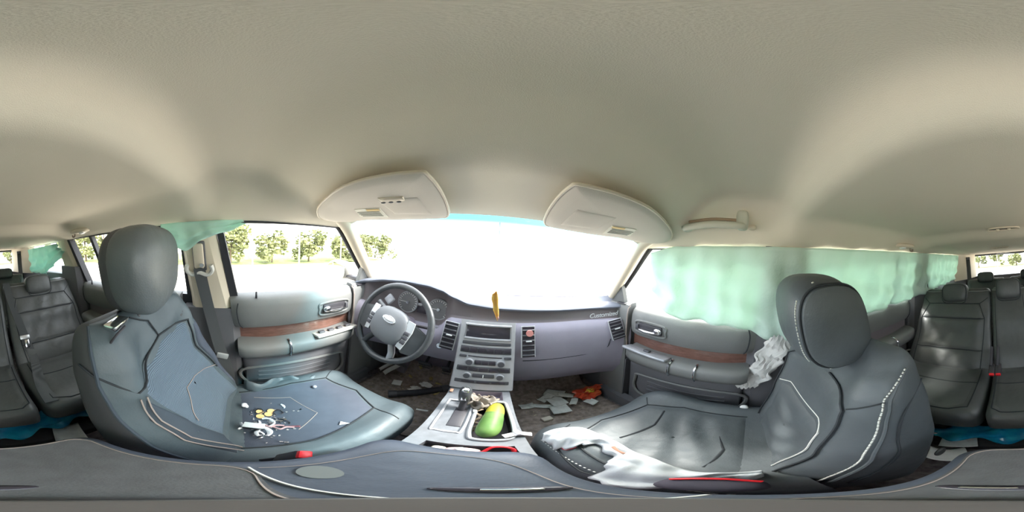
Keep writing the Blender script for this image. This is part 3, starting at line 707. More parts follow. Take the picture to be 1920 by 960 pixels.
class Back:
    """upright cushion: front face y = f(z) at its middle, depth from rear(z)"""
    def __init__(s, cx, w, f, rear, z0, z1, n=5, bol=.028, top=.05, xs=None):
        s.cx, s.w0, s.f, s.rear, s.z0, s.z1, s.n, s.bol, s.top, s.xs = cx, w, f, rear, z0, z1, n, bol, top, xs
    def sc(s, z):
        t = max(0, (z - (s.z1 - s.top)) / s.top); return max(.02, (1 - t ** 2.4)) ** .42 if t < 1 else .02
    def w(s, z):
        k = s.sc(z); return s.w0 * (.86 + .14 * k) * (1 if s.xs is None else lerp(s.xs, z))
    def yc(s, z):
        k = s.sc(z); F, Rr = lerp(s.f, z), lerp(s.rear, z); m = (F + Rr) / 2; return m, (F - Rr) / 2 * max(.06, k)
    def B(s, u): return s.bol * math.exp(-((abs(u) - .74) / .2) ** 2)
    def front(s, x, z):
        m, d = s.yc(z); u = max(-1, min(1, (x - s.cx) / s.w(z)))
        return m + d * (1 - abs(u) ** s.n) ** (1 / s.n) + s.B(u) * (s.sc(z))
    def F(s, x, z):
        e = .004; P = Vector((x, s.front(x, z), z)); a = Vector((2 * e, s.front(x + e, z) - s.front(x - e, z), 0)); b = Vector((0, s.front(x, z + e) - s.front(x, z - e), 2 * e))
        return P, b.cross(a).normalized() * (1 if b.cross(a).y > 0 else -1)
    def ring(s, z, m=88):
        yc, d = s.yc(z); w = s.w(z); r = []
        for k in range(m):
            a = 2 * PI * k / m; ca, sa = math.cos(a), math.sin(a)
            ux = math.copysign(abs(ca) ** (2 / s.n), ca); uy = math.copysign(abs(sa) ** (2 / s.n), sa)
            y = yc + d * uy
            if uy > 0: y += s.B(ux) * s.sc(z) * min(1, uy * 1.5)
            r.append(Vector((s.cx + w * ux, y, z)))
        return r
    def edge(s, z, deg, off=.002):
        yc, d = s.yc(z); w = s.w(z); a = R(deg); ca, sa = math.cos(a), math.sin(a)
        ux = math.copysign(abs(ca) ** (2 / s.n), ca); uy = math.copysign(abs(sa) ** (2 / s.n), sa)
        y = yc + d * uy + (s.B(ux) * s.sc(z) * min(1, uy * 1.5) if uy > 0 else 0)
        return Vector((s.cx + (w + off) * ux, y + off * uy, z))
    def mesh(s, nz=44):
        zs = [s.z0 + (s.z1 - s.z0) * (1 - (1 - i / nz) ** 1.5) for i in range(nz + 1)]
        bottom = s.ring(s.z0); c = sum(bottom, Vector()) / len(bottom)
        return G().loft([[c + (p - c) * .85 + Vector((0, 0, -.015)) for p in bottom]] + [s.ring(z) for z in zs])

class Cush:
    """seat cushion lofted front to back; top(y) is the height of the middle"""
    def __init__(s, cx, w, y0, y1, top, h, bol=.03, n=5, fr=.09, skew=0, ws=None):
        s.cx, s.w0, s.y0, s.y1, s.tp, s.h, s.bol, s.n, s.fr, s.skew, s.ws = cx, w, y0, y1, top, h, bol, n, fr, skew, ws
    def yy(s, x, y): return y
    def sc(s, y):
        t = max(0, (y - (s.y1 - s.fr)) / s.fr); return max(.03, 1 - t ** 2.6) ** .4
    def w(s, y):
        return s.w0 * (.72 + .28 * s.sc(y)) * (lerp(s.ws, y) if s.ws else 1)
    def B(s, u): return s.bol * math.exp(-((abs(u) - .8) / .2) ** 2)
    def z(s, x, y):
        k = s.sc(y); u = max(-1, min(1, (x - s.cx) / s.w(y))); t = lerp(s.tp, y); hc = s.h / 2
        return (t - hc) + hc * k * (1 - abs(u) ** s.n) ** (1 / s.n) + s.B(u) * k
    def F(s, x, y):
        e = .004; P = Vector((x, y, s.z(x, y))); a = Vector((2 * e, 0, s.z(x + e, y) - s.z(x - e, y))); b = Vector((0, 2 * e, s.z(x, y + e) - s.z(x, y - e)))
        return P, a.cross(b).normalized()
    def ring(s, y, m=72):
        k = s.sc(y); t = lerp(s.tp, y); hc = s.h / 2; w = s.w(y); r = []
        for j in range(m):
            a = 2 * PI * j / m; ca, sa = math.cos(a), math.sin(a)
            ux = math.copysign(abs(ca) ** (2 / s.n), ca); uz = math.copysign(abs(sa) ** (2 / s.n), sa)
            z = t - hc + hc * k * uz + (s.B(ux) * k * min(1, uz * 1.5) if uz > 0 else 0)
            x = s.cx + w * ux
            r.append(Vector((x, y, z)))
        return r
    def mesh(s, ny=40):
        ys = [s.y0 + (s.y1 - s.y0) * (1 - (1 - i / ny) ** 1.5) for i in range(ny + 1)]
        return G().loft([s.ring(y) for y in ys])

def base(seat, cx, y0, y1, w=.19, ztop=-.80):
    mk('seat_base', G().box((cx, (y0 + y1) / 2, (ztop - .985) / 2), (w * 2, y1 - y0 - .06, .985 + ztop), None, .03), SIDE, seat)
    for dx in (-.15, .15):
        mk('seat_rail', G().box((cx + dx, (y0 + y1) / 2, -1.0), (.04, y1 - y0, .03), None, .006), BLACK, seat)

def taper(g, c, k):
    for p in g.v:
        p.x = c[0] + (p.x - c[0]) * (1 - k * max(0, min(1, (c[1] + .03 - p.z) / .14)))
    return g
# ---- driver seat under its cover
ds = thing('front_seat', 'driver seat in a blue grey padded cover with a ribbed mesh back panel', 'car seat', (-.385, .1, -1.02))
DB = Back(-.385, .240, [(-.80, .005), (-.68, -.045), (-.5, -.12), (-.35, -.183), (-.27, -.215), (-.20, -.243), (-.17, -.255)], [(-.80, -.21), (-.63, -.25), (-.40, -.285), (-.22, -.312), (-.17, -.315)], -.80, -.168, 5, .034, .06, [(-.8, 1.0), (-.5, 1.0), (-.3, .98), (-.17, .90)])
mk('backrest', DB.mesh(), SIDE, ds)
F = DB.F
# cover pieces of the front face
full = [(-.155, -.74), (-.155, -.30), (-.172, -.215), (-.25, -.185), (-.40, -.183), (-.53, -.19), (-.595, -.225), (-.615, -.32), (-.615, -.74)]
wr = lambda x, z: .006 * math.sin(55 * x + 40 * z) * math.exp(-((z + .26) / .07) ** 2) * (1 - math.exp(-((x + .4) / .08) ** 2))
def coverpt(z, deg):
    p = DB.edge(z, deg, .005); p.y += wr(p.x, z) * math.sin(R(deg)); return p
zc = [-.76 + (.76 - .1685) * (1 - (1 - k / 40) ** 1.5) for k in range(41)]
mk('cover_front', G().loft([[coverpt(z, 28 + 150 * k / 60) for k in range(61)] for z in zc], False, False), COVER, ds, label='smooth blue grey cover of the seat back', solid=.003)
mp_ = [(-.372, -.268), (-.535, -.285), (-.520, -.39), (-.545, -.52), (-.56, -.70), (-.275, -.70), (-.250, -.52), (-.200, -.325)]
mk('mesh_panel', patch(mp_, F, .013, 14, (-.39, -.47)), MESHW, ds, label='ribbed light blue mesh panel')
dp_ = [(-.202, -.328), (-.252, -.51), (-.285, -.70), (-.20, -.71), (-.185, -.52), (-.182, -.40)]
mk('lower_panel', patch(dp_, F, .0125, 10), COVERD, ds, label='darker fabric panel along the inner bolster')
mk('outer_panel', patch([(-.545, -.285), (-.53, -.39), (-.552, -.52), (-.57, -.70), (-.605, -.70), (-.605, -.34), (-.58, -.26)], F, .0125, 10), COVERP, ds)
mk('panel_seam', seam([(-.372, -.265), (-.20, -.322)], F, .003, .009), SEAM, ds)
mk('panel_seam', seam([(-.200, -.322), (-.150, -.250)], F, .0025, .007), SEAM, ds)
mk('panel_seam', seam([(-.372, -.265), (-.54, -.283)], F, .003, .009), SEAM, ds)
mk('panel_seam', seam([(-.372, -.265), (-.36, -.215), (-.30, -.186)], F, .0025, .008), SEAM, ds)
mk('panel_seam', seam([(-.538, -.283), (-.522, -.39), (-.548, -.52)], F, .003, .009), SEAM, ds)
mk('tan_stitching', seam([(-.205, -.335), (-.196, -.42), (-.20, -.52), (-.225, -.70)], F, .0018, .015), TANST, ds)
mk('tan_stitching', seam([(-.196, -.335), (-.188, -.42), (-.190, -.52), (-.212, -.70)], F, .0018, .015), TANST, ds)
mk('tan_stitching', seam([(-.54, -.50), (-.41, -.455), (-.345, -.45), (-.275, -.555)], F, .0014, .0145), TANST, ds)
g = G().tube([DB.edge(z, 27, .006) for z in [-.74 + .57 * k / 24 for k in range(25)]], .004, 6)
mk('edge_piping', g, COVERD, ds)
hr = mk('headrest', taper(G().se((-.405, -.243, -.063), (.168, .064, .120), 3.6, 3.0, rot('Z', 8), 48, 26), (-.405, -.063), .14), COVERH, ds, label='smooth dark covered headrest')
mk('headrest_gusset', taper(G().se((-.408, -.277, -.065), (.170, .047, .119), 4, 3.1, rot('Z', 8), 48, 26), (-.408, -.065), .14), SIDE, hr)
g = G()
for k in range(5):
    z = -.03 - .03 * k
    g.tube([(-.252, -.226, z), (-.27, -.191, z - .004), (-.29, -.183, z - .01)], lambda t: .0018 * (1 - t) + .0006, 6)
for dx in (-.07, .06): mk('headrest_post', G().cyl((-.40 + dx, -.25, -.15), (-.40 + dx, -.25, -.215), .007), CHROME, hr)
gd = mk('headrest_guide', G().box((-.245, -.238, -.172), (.062, .032, .016), rot('Z', 12), .005), CHROME, ds)
mk('guide_loop', G().tube(catmull([(-.245, -.215, -.172), (-.215, -.212, -.18), (-.205, -.22, -.20), (-.225, -.225, -.205)], 6), .003, 6), BLACK, gd)
DC = Cush(-.385, .238, -.06, .47, [(-.06, -.715), (.1, -.705), (.3, -.688), (.47, -.70)], .15, .026, 5, .12, 0, [(-.06, .97), (.2, 1.0), (.47, .93)])
mk('cushion', DC.mesh(), COVER, ds)
mk('cushion_panel', patch([(-.535, .0), (-.55, .2), (-.53, .345), (-.40, .40), (-.275, .36), (-.225, .14), (-.222, .0)], DC.F, .006, 10), COVERP, ds, label='blue grey fabric panel of the seat cushion')
mk('panel_seam', seam([(-.535, .0), (-.55, .2), (-.53, .345), (-.40, .40), (-.275, .36), (-.225, .14), (-.222, .0)], DC.F, .0028, .002), SEAM, ds)
mk('panel_seam', seam([(-.275, .36), (-.18, .35)], DC.F, .002, .001), SEAM, ds)
mk('panel_seam', seam([(-.53, .345), (-.57, .40)], DC.F, .002, .001), SEAM, ds)
mk('tan_stitching', seam([(-.50, .05), (-.47, .17), (-.35, .21), (-.29, .13)], DC.F, .0013, .0065), TANST, ds)
mk('loose_fold', G().grid(lambda u, v: Vector((-.60 + .05 * v + .02 * math.sin(9 * u), .02 + .30 * u, -.71 + .055 * math.sin(PI * v) * (1 - .4 * u) + .008 * math.sin(22 * u))), 24, 8), COVER, ds, solid=.006)
base(ds, -.385, -.05, .42)
# ---- passenger seat, bare leather
ps = thing('front_seat', 'grey leather passenger seat with pale stitching and rounded side bolsters', 'car seat', (.40, .1, -1.02))
PB = Back(.40, .236, [(-.82, -.015), (-.68, -.065), (-.5, -.115), (-.35, -.158), (-.285, -.178), (-.255, -.20), (-.22, -.235), (-.185, -.255)], [(-.82, -.225), (-.70, -.27), (-.52, -.315), (-.36, -.31), (-.25, -.285), (-.185, -.275)], -.82, -.188, 5, .03, .05, [(-.82, .96), (-.5, 1.0), (-.3, .985), (-.188, .90)])
mk('backrest', PB.mesh(), LEATH, ps)
F = PB.F
wr2 = lambda x, z: .005 * math.sin(30 * x + 70 * z + 2 * math.sin(20 * x)) * math.exp(-((z + .62) / .14) ** 2)
mk('back_insert', patch([(.235, -.315), (.345, -.290), (.455, -.290), (.565, -.315), (.572, -.53), (.56, -.74), (.24, -.74), (.228, -.53)], F, .010, 14, (.40, -.5)), LEATH, ps)
mk('center_panel', patch([(.258, -.445), (.30, -.43), (.50, -.43), (.545, -.445), (.55, -.53), (.535, -.735), (.265, -.735), (.25, -.53)], F, .018, 14, (.40, -.58), wr2), LEATH, ps)
mk('panel_seam', seam([(.345, -.288), (.260, -.305), (.233, -.325), (.226, -.53), (.238, -.74)], F, .003, .004), SEAM, ps)
mk('panel_seam', seam([(.455, -.288), (.54, -.305), (.567, -.325), (.574, -.53), (.562, -.74)], F, .003, .004), SEAM, ps)
mk('bolster_seam', seam([(.230, -.318), (.185, -.285)], F, .002, .001), SEAM, ps)
mk('pale_piping', seam([(.55, -.445), (.50, -.428), (.30, -.428), (.255, -.445), (.247, -.53), (.262, -.70)], F, .002, .009), STITCH, ps)
zz = [-.80 + .525 * k / 40 for k in range(41)]
e1 = [PB.edge(z, 152, .005) for z in zz] + [Vector((.176, -.20, -.243)), Vector((.180, -.235, -.218))]
mk('side_welt', G().tube(e1, .0032, 6), LEATH, ps)
for dg in (145,):
    mk('stitching', stitches([PB.edge(z, dg, .004) for z in zz] + ([Vector((.176, -.20, -.236)), Vector((.180, -.235, -.212))] if dg < 150 else []), .0019, .62, .008), STITCH, ps, kind='stuff', label='row of pale stitches along the bolster edge')
mk('side_panel_seam', G().tube(catmull([PB.edge(-.27, 195), PB.edge(-.33, 172), PB.edge(-.42, 168), PB.edge(-.52, 172), PB.edge(-.62, 170), PB.edge(-.74, 166)], 8), .0024, 6), SEAM, ps)
RZ = rot('Z', 1)
hp = Vector((.432, -.180, -.140))
def shear(g):
    for p in g.v: p.y += .16 * (p.z - hp.z)
    return g
hr = mk('headrest', shear(G().se(hp, (.138, .098, .127), 3.0, 2.7, RZ, 44, 24)), LEATH, ps, label='grey leather headrest with stitched side panel')
sp_ = G()
def hpt(a, k=1, x=-.128): 
    ca, sa = math.cos(a), math.sin(a); return hp + RZ @ Vector((x, .080 * k * math.copysign(abs(ca) ** .7, ca), .104 * k * math.copysign(abs(sa) ** .72, sa)))
sp_.loft([[hpt(2 * PI * k / 40, 1, -.122) for k in range(40)], [hpt(2 * PI * k / 40, .97, -.134) for k in range(40)], [hpt(2 * PI * k / 40, .8, -.142) for k in range(40)], [hpt(2 * PI * k / 40, .4, -.147) for k in range(40)], [hpt(2 * PI * k / 40, .05, -.148) for k in range(40)]])
mk('side_panel', shear(sp_), LEATH, hr)
mk('side_welt', shear(G().tube([hpt(2 * PI * k / 48, 1.02, -.124) for k in range(48)], .003, 6, True)), SEAM, hr)
mk('stitching', shear(stitches([hpt(R(-75 + 150 * k / 48), 1.10, -.115) for k in range(49)], .0018, .6, .008)), STITCH, hr, kind='stuff', label='row of pale stitches round the side panel')
for dx in (-.06, .06): mk('headrest_post', G().cyl(hp + RZ @ Vector((dx, -.02, -.10)), hp + RZ @ Vector((dx, -.03, -.155)), .007), CHROME, hr)
mk('recline_knob', G().se((.165, -.262, -.70), (.006, .02, .02), 2.4), LEATH2, ps)
PC = Cush(.395, .262, -.06, .405, [(-.06, -.705), (.1, -.69), (.28, -.672), (.405, -.685)], .16, .026, 5, .11, 0, [(-.06, .93), (.15, .97), (.30, 1.0), (.405, .9)])
mk('cushion', PC.mesh(), LEATH, ps)
wr3 = lambda x, y: .006 * math.sin(80 * y + 5 * math.sin(9 * x)) * math.exp(-((y - .12) / .09) ** 2) * (.4 + x)
mk('cushion_insert', patch([(.20, .0), (.185, .15), (.20, .29), (.33, .345), (.50, .315), (.545, .20), (.54, .0)], PC.F, .008, 12, None, wr3), LEATH, ps)
mk('panel_seam', seam([(.20, .0), (.185, .15), (.20, .29), (.33, .345), (.50, .315), (.545, .20), (.54, .0)], PC.F, .0026, .002), SEAM, ps)
mk('panel_seam', seam([(.49, .245), (.40, .222), (.29, .235)], PC.F, .004, .007), SEAM, ps)
mk('panel_seam', seam([(.46, .075), (.34, .04), (.24, .05)], PC.F, .003, .007), SEAM, ps)
mk('panel_seam', seam([(.50, .315), (.545, .35)], PC.F, .002, .001), SEAM, ps)
mk('bolster_seam', seam([(.160, .0), (.150, .15), (.165, .30), (.24, .36)], PC.F, .0022, .002), SEAM, ps)
mk('stitching', stitches([PC.F(x, y)[0] for x, y in [(.146 + .012 * math.sin(k / 10), .0 + .31 * k / 30) for k in range(31)]], .0015, .6, .008), STITCH, ps, kind='stuff', label='row of pale stitches along the cushion bolster')
base(ps, .395, -.05, .36)
# ---- second row
def rear_seat(name, label, cx, w, y0, z0, y1, z1, th, wide=True, yb=-.42, hrw=.092, hz=(-.225, .068), hy=-1.095, lt=LEATH2, pat=True, group=None, cz=-.648):
    t = thing(name, label, 'car seat', (cx, (y0 + yb) / 2, -1.02), group)
    sl = (y1 - y0) / (z1 - z0)
    fl = [(z, y0 + (z - z0) * sl) for z in (z0 - .12, z0, (z0 + z1) / 2, z1)]
    rl_ = [(z, y - th) for z, y in fl]
    b = Back(cx, w, fl, rl_, z0 - .05, z1, 6, .012 if pat else .004, .05)
    mk('backrest', b.mesh(18), lt, t)
    if pat:
        a = w * .72; bb = w * .86; zt = z1 - .085; z2 = z1 - .17; z3 = z0 + .11
        for poly in ([(cx - a, zt), (cx + a, zt), (cx + bb, z2), (cx - bb, z2)], [(cx - bb, z2), (cx + bb, z2), (cx + bb * .95, z3), (cx - bb * .95, z3)], [(cx - bb * .95, z3), (cx + bb * .95, z3), (cx + bb * .9, z0), (cx - bb * .9, z0)]):
            mk('back_panel', patch(poly, b.F, .007, 8, None, lambda x, z: .0025 * math.sin(60 * x + 25 * z)), lt, t)
        for zq, k in ((zt, a), (z2, bb), (z3, bb * .95)):
            mk('panel_seam', seam([(cx - k, zq), (cx + k, zq)], b.F, .0028, .002), SEAM, t)
        for s in (-1, 1):
            mk('panel_seam', seam([(cx + s * a, zt), (cx + s * bb, z2), (cx + s * bb * .9, z0)], b.F, .0025, .002), SEAM, t)
            mk('panel_seam', seam([(cx + s * a, zt), (cx + s * w * .93, z1 - .055)], b.F, .002, .002), SEAM, t)
    else:
        for s in (-1, 1): mk('panel_seam', seam([(cx + s * w * .8, z1 - .05), (cx + s * w * .8, z0)], b.F, .002, .001), SEAM, t)
    mk('top_welt', G().tube([b.edge(z1 - .012, a, .002) for a in range(10, 171, 8)], .003, 5), mat('worn_welt', (.22, .22, .22), .5), t)
    h = mk('headrest', G().se((cx, hy, hz[0]), (hrw, .048, hz[1]), 4.5, 3.6, rot('X', 14), 30, 16), lt, t)
    mk('headrest_welt', G().tube([Vector((cx + hrw * .93 * math.copysign(abs(math.cos(q)) ** .45, math.cos(q)), hy + .040 - .25 * hz[1] * math.copysign(abs(math.sin(q)) ** .5, math.sin(q)), hz[0] + hz[1] * .93 * math.copysign(abs(math.sin(q)) ** .5, math.sin(q)))) for q in [2 * PI * k / 40 for k in range(40)]], .0025, 5, True), SEAM, h)
    for dx in (-.04, .04): mk('headrest_post', G().cyl((cx + dx, hy, hz[0] - hz[1] * .8), (cx + dx, hy - .01, z1 - .02), .006, None, 8), CHROME, h)
    c = Cush(cx, w, y0 - .03, yb, [(y0 - .03, cz), (y0 + .15, cz), (yb, cz + .012)], .14, .010, 6, .07)
    mk('cushion', c.mesh(18), lt, t)
    mk('cushion_panel', patch([(cx - w * .8, y0 + .02), (cx + w * .8, y0 + .02), (cx + w * .8, yb - .07), (cx + w * .6, yb - .045), (cx - w * .6, yb - .045), (cx - w * .8, yb - .07)], c.F, .006, 8), lt, t)
    mk('panel_seam', seam([(cx - w * .82, y0 + .14), (cx + w * .82, y0 + .14)], c.F, .0025, .007), SEAM, t)
    mk('panel_seam', seam([(cx - w * .82, y0 + .02), (cx - w * .82, yb - .06), (cx - w * .6, yb - .04), (cx + w * .6, yb - .04), (cx + w * .82, yb - .06), (cx + w * .82, y0 + .02)], c.F, .0025, .002), SEAM, t)
    mk('seat_base', G().box((cx, (y0 + yb) / 2 - .13, -.90), (w * 1.8, yb - y0 - .14, .235), None, .02), BLACK, t)
    return t
S2 = dict(y0=-.80, z0=-.66, y1=-1.093, z1=-.205, th=.10)
rear_seat('rear_seat', 'dark leather second row seat by the passenger side, right of the two red buckles', .365, .243, group='second row seats', **S2)
rear_seat('rear_seat', 'narrow plain middle seat of the second row', 0.0, .112, hrw=.083, hz=(-.212, .072), pat=False, group='second row seats', **S2)
rear_seat('rear_seat', 'dark leather second row seat behind the driver seat with a seat belt lying on it', -.372, .243, group='second row seats', **S2)
S3 = dict(y0=-1.72, z0=-.68, y1=-1.92, z1=-.235, th=.09, yb=-1.42, hrw=.098, hz=(-.215, .062), hy=-1.93, cz=-.68, pat=False)
rear_seat('third_row_seat', 'third row seat with grey headrest, beyond the passenger side seat', .255, .225, group='third row seats', **S3)
rear_seat('third_row_seat', 'third row seat with grey headrest, beyond the seat behind the driver', -.255, .225, group='third row seats', **S3)
# ------------------------------------------------------------------ ROOF FITTINGS
def slab(poly, z, th, rings=5):
    p = dens([(*q, 0) for q in poly], .02); c = sum(p, Vector()) / len(p); g = G(); rs = []
    for sgn in (1, -1):
        ks = [.03, .3, .6, .85, .95, 1.0] if sgn > 0 else [1.0, .95, .85, .6, .3, .03]
        for k in ks:
            h = th * max(0, (1 - k ** 6)) ** .5
            rs.append([Vector((c.x + (q.x - c.x) * k, c.y + (q.y - c.y) * k, z(c.x + (q.x - c.x) * k, c.y + (q.y - c.y) * k) + sgn * h)) for q in p])
    return g.loft(rs)
def visor(s, lab):
    Q = lambda pts: [(s * x, y) for x, y in pts]
    v = thing('sun_visor', lab, 'sun visor', (s * .30, .33, .13))
    out = [(p.x, p.y) for p in catmull([(*q, 0) for q in Q([(.555, .31), (.50, .262), (.43, .238), (.27, .200), (.13, .215), (.108, .24), (.118, .37), (.145, .47), (.19, .495), (.33, .495), (.46, .45), (.545, .37)])], 5, True)]
    zf = lambda x, y: .126 - .02 * sm(y, .2, .5) - .02 * sm(abs(x), .42, .56)
    b = mk('visor_body', slab(out, zf, .011), VISOR, v)
    mk('visor_welt', G().tube([Vector((x, y, zf(x, y))) for x, y in out], .0035, 6, True), TANP, b)
    lb = Q([(.29, .335), (.37, .315), (.42, .385), (.325, .42)])
    def lz(poly, o, th=.0015): return G().prism([(x, y, zf(x, y) - .0105 - o) for x, y in poly], (0, 0, -th))
    l_ = mk('warning_label', lz(lb, .0005), mat('label_cream', (.74, .71, .60), .7), b, smooth=False, label='cream warning label')
    yl = Q([(.295, .337), (.335, .327), (.342, .34), (.302, .351)])
    mk('label_band', lz(yl, .0025, .001), mat('label_yellow', (.72, .52, .22), .7), l_, smooth=False)
    for k in range(4):
        o = .02 + k * .013
        mk('label_line', lz(Q([(.302 + o * .4, .337 + o), (.375 + o * .4, .318 + o), (.377 + o * .4, .322 + o), (.304 + o * .4, .341 + o)]), .0025, .001), mat('label_print', (.35, .34, .30), .8), l_, smooth=False)
    mk('visor_pivot', G().tube(catmull([(s * .50, .44, .115), (s * .545, .425, .118), (s * .565, .40, .13)], 4), .008, 8), TANP, v)
    mk('mirror_lid', slab(Q([(.16, .30), (.26, .28), (.285, .40), (.175, .42)]), lambda x, y: zf(x, y) - .009, .004), VISOR, b)
    if s < 0:
        rm = mk('garage_remote', slab(Q([(.185, .285), (.245, .272), (.252, .292), (.192, .306)]), lambda x, y: zf(x, y) - .0095, .006), TANP, b, label='small three button pad')
        for k in range(3): mk('remote_button', G().se((s * (.20 + .018 * k), .292 - .004 * k, .126 - .0245), (.006, .004, .002), 2.5, None, None, 12, 6), BTN, rm)
visor(-1, 'tan cloth sun visor above the steering wheel with a three button pad')
visor(1, 'plain tan cloth sun visor above the passenger side of the dashboard')
HANDLE = mat('handle_plastic', (.52, .52, .43), .5)
gh = thing('grab_handle', 'tan plastic grab handle on the roof above the passenger window', 'handle', (.53, .12, .17))
mk('handle_bar', G().tube(catmull([(.520, .215, .152), (.503, .214, .136), (.488, .198, .134), (.482, .118, .138), (.488, .038, .134), (.503, .022, .136), (.520, .021, .152)], 6), .0125, 10, flat=.8), HANDLE, gh)
for y in (.216, .028): mk('handle_mount', G().se((.515, y - .004, .158), (.018, .020, .034), 3.4), HANDLE, gh)
mk('handle_shadow', G().tube(catmull([(.489, .195, .151), (.484, .118, .155), (.489, .042, .151)], 6), .0055, 8), mat('shadow_brown', (.30, .21, .13), .7), gh)  # brown strip painting the shadow above the bar
tag(mk('coat_hook', G().se((.545, -.008, .142), (.012, .014, .010), 2.4), TANP), 'tiny tan coat hook just behind the grab handle', 'hook')
for s, lb in ((-1, 'small reading lamp at the roof edge behind the driver headrest'), (1, 'small reading lamp at the roof edge above the mint curtain')):
    t = thing('reading_lamp', lb, 'lamp', (s * .575, -.80, .105))
    mk('lamp_bezel', G().se((s * .56, -.80, .112), (.030, .085, .014), 3), TANP, t)
    mk('lamp_lens', G().se((s * .553, -.765, .101), (.016, .024, .010), 2.6), mat('clear_lens', (.80, .80, .78), .15), t)
    mk('lamp_hook', G().tube(catmull([(s * .553, -.84, .105), (s * .553, -.845, .085), (s * .553, -.865, .083), (s * .553, -.87, .095)], 4), .005, 6), mat('brown_hook', (.22, .17, .12), .6), t)
for (x, y), lb in (((.0, -.86), 'long oval roof vent with two knobs above the second row'), ((.05, -1.62), 'oval roof vent farther back above the third row')):
    z = ceil_z(x, y) - .004
    t = thing('roof_vent', lb, 'vent', (x, y, z))
    mk('vent_ring', G().tube([Vector((x + .085 * math.copysign(abs(math.cos(a)) ** .6, math.cos(a)), y + .02 * math.copysign(abs(math.sin(a)) ** .8, math.sin(a)), z - .003 + .004 * math.sin(a))) for a in [2 * PI * k / 36 for k in range(36)]], .004, 6, True), TANP, t)
    mk('vent_face', G().se((x, y, z), (.082, .018, .004), 4), mat('vent_dark_tan', (.22, .20, .16), .8), t)  # vent face in a darker tan than its ring
    for dx in (-.03, .03): mk('vent_knob', G().se((x + dx, y + .003, z - .008), (.010, .008, .008), 2.2), TANP, t)
# hanging ornament
t = thing('hanging_ornament', 'orange and yellow feather ornament hanging on a thread before the dashboard', 'ornament', (.02, .55, -.23))
mk('thread', G().tube([(.012, .515, .105), (.016, .54, -.02), (.020, .552, -.125)], .0012, 5), mat('thread_grey', (.45, .45, .45), .8), t)
mk('feather', G().loft([[Vector((.020 + wx * math.cos(a) + ox, .552 + .004 * math.sin(a), z)) for a in [2 * PI * k / 10 for k in range(10)]] for wx, ox, z in ((.001, 0, -.125), (.010, -.004, -.138), (.012, -.003, -.155), (.009, .001, -.175), (.010, .004, -.195), (.006, .009, -.215), (.001, .012, -.235))]), mat('orange_feather', (.75, .32, .06), .8, col2=(.80, .58, .14), vscale=30), t)
mk('bead', G().se((.032, .551, -.224), (.004, .004, .007), 2, None, None, 12, 8), mat('pink_bead', (.62, .30, .25), .5), t)
# outside mirror on the driver door
t = thing('side_mirror', 'door mirror outside the driver window', 'mirror', (-.86, .68, -.22))
mk('mirror_housing', G().se((-.95, .70, -.178), (.115, .042, .066), 3.6, 3), mat('housing_paint', (.30, .29, .27), .35), t)
mk('mirror_glass', G().se((-.95, .659, -.178), (.103, .003, .056), 4, 3.2), mat('mirror_silver', (.82, .84, .82), .03, metal=1), t)
mk('mirror_arm', G().box((-.80, .70, -.215), (.12, .05, .03), None, .01), BLACK, t)
# ------------------------------------------------------------------ BELTS
def dring(t, s, y, z):
    mk('height_adjuster', G().box(side(s, y, z, -.040), (.014, .042, .105), rot('Y', -s * 16), .012), TANP, t)
    mk('anchor_slot', G().box(side(s, y, z, -.028), (.010, .054, .125), rot('Y', -s * 16), .012), DOORL, t)
    lp = [side(s, y + a, z + b, -.052) for a, b in ((-.048, -.035), (-.052, -.058), (-.03, -.075), (0, -.066), (.03, -.075), (.052, -.058), (.048, -.035))]
    mk('guide_ring', G().tube(catmull(lp, 5), .009, 8), mat('pale_ring', (.62, .60, .55), .5), t)
    mk('anchor_bolt', G().cyl(side(s, y + .012, z - .035, -.045), side(s, y + .012, z - .035, -.056), .008), CHROME, t)
for s, lb in ((-1, 'dark grey belt hanging from the pillar behind the driver window'),):
    t = thing('seat_belt', lb, 'seat belt', (s * .66, -.13, -.5))
    dring(t, s, -.152, -.05)
    p = [side(s, -.15, -.105, -.050), side(s, -.148, -.12, -.056), Vector((s * .660, -.12, -.30)), Vector((s * .645, -.075, -.50)), Vector((s * .645, -.045, -.64)), Vector((s * .66, -.04, -.80))]
    mk('webbing', G().ribbon(catmull(p, 5), (-s, .25, .1), .047, .002), BELT, t)
    mk('tongue', G().box((s * .637, -.068, -.53), (.012, .05, .03), rot('X', -14), .004), mat('belt_stop', (.35, .36, .36), .5), t)
def buckle(p, d, lb, group=None, big=1.0, stalk=None):
    t = thing('belt_buckle', lb, 'belt buckle', p, group); p = Vector(p); d = Vector(d).normalized()
    q = d.to_track_quat('Z', 'Y').to_matrix()
    mk('buckle_body', G().box(p - d * .028, (.028 * big, .022, .065 * big), q, .006), BLACK, t)
    mk('release_button', G().box(p + d * .008, (.023 * big, .018, .012), q, .004), RED, t)
    mk('buckle_stalk', G().tube(stalk or [p - d * .05, p - d * .12], .010, 8, flat=.5), BLACK, t)
buckle((-.127, .065, -.515), (.15, .3, .9), 'belt buckle with a bright red button wedged between driver seat and armrest', None, 1.1)
buckle((.108, -.70, -.598), (0, .75, -.25), 'belt buckle with red button on the seat gap, on its passenger side', 'second row buckles', 1.0, [(.112, -.74, -.575), (.113, -.80, -.55), (.114, -.86, -.52)])
buckle((.080, -.70, -.598), (0, .75, -.25), 'belt buckle with red button on the seat gap, on its driver side', 'second row buckles', 1.0, [(.084, -.74, -.575), (.083, -.80, -.55), (.082, -.86, -.52)])
t = thing('seat_belt', 'dark grey belt with steel tongue lying across the second row seat behind the driver', 'seat belt', (-.19, -.85, -.6))
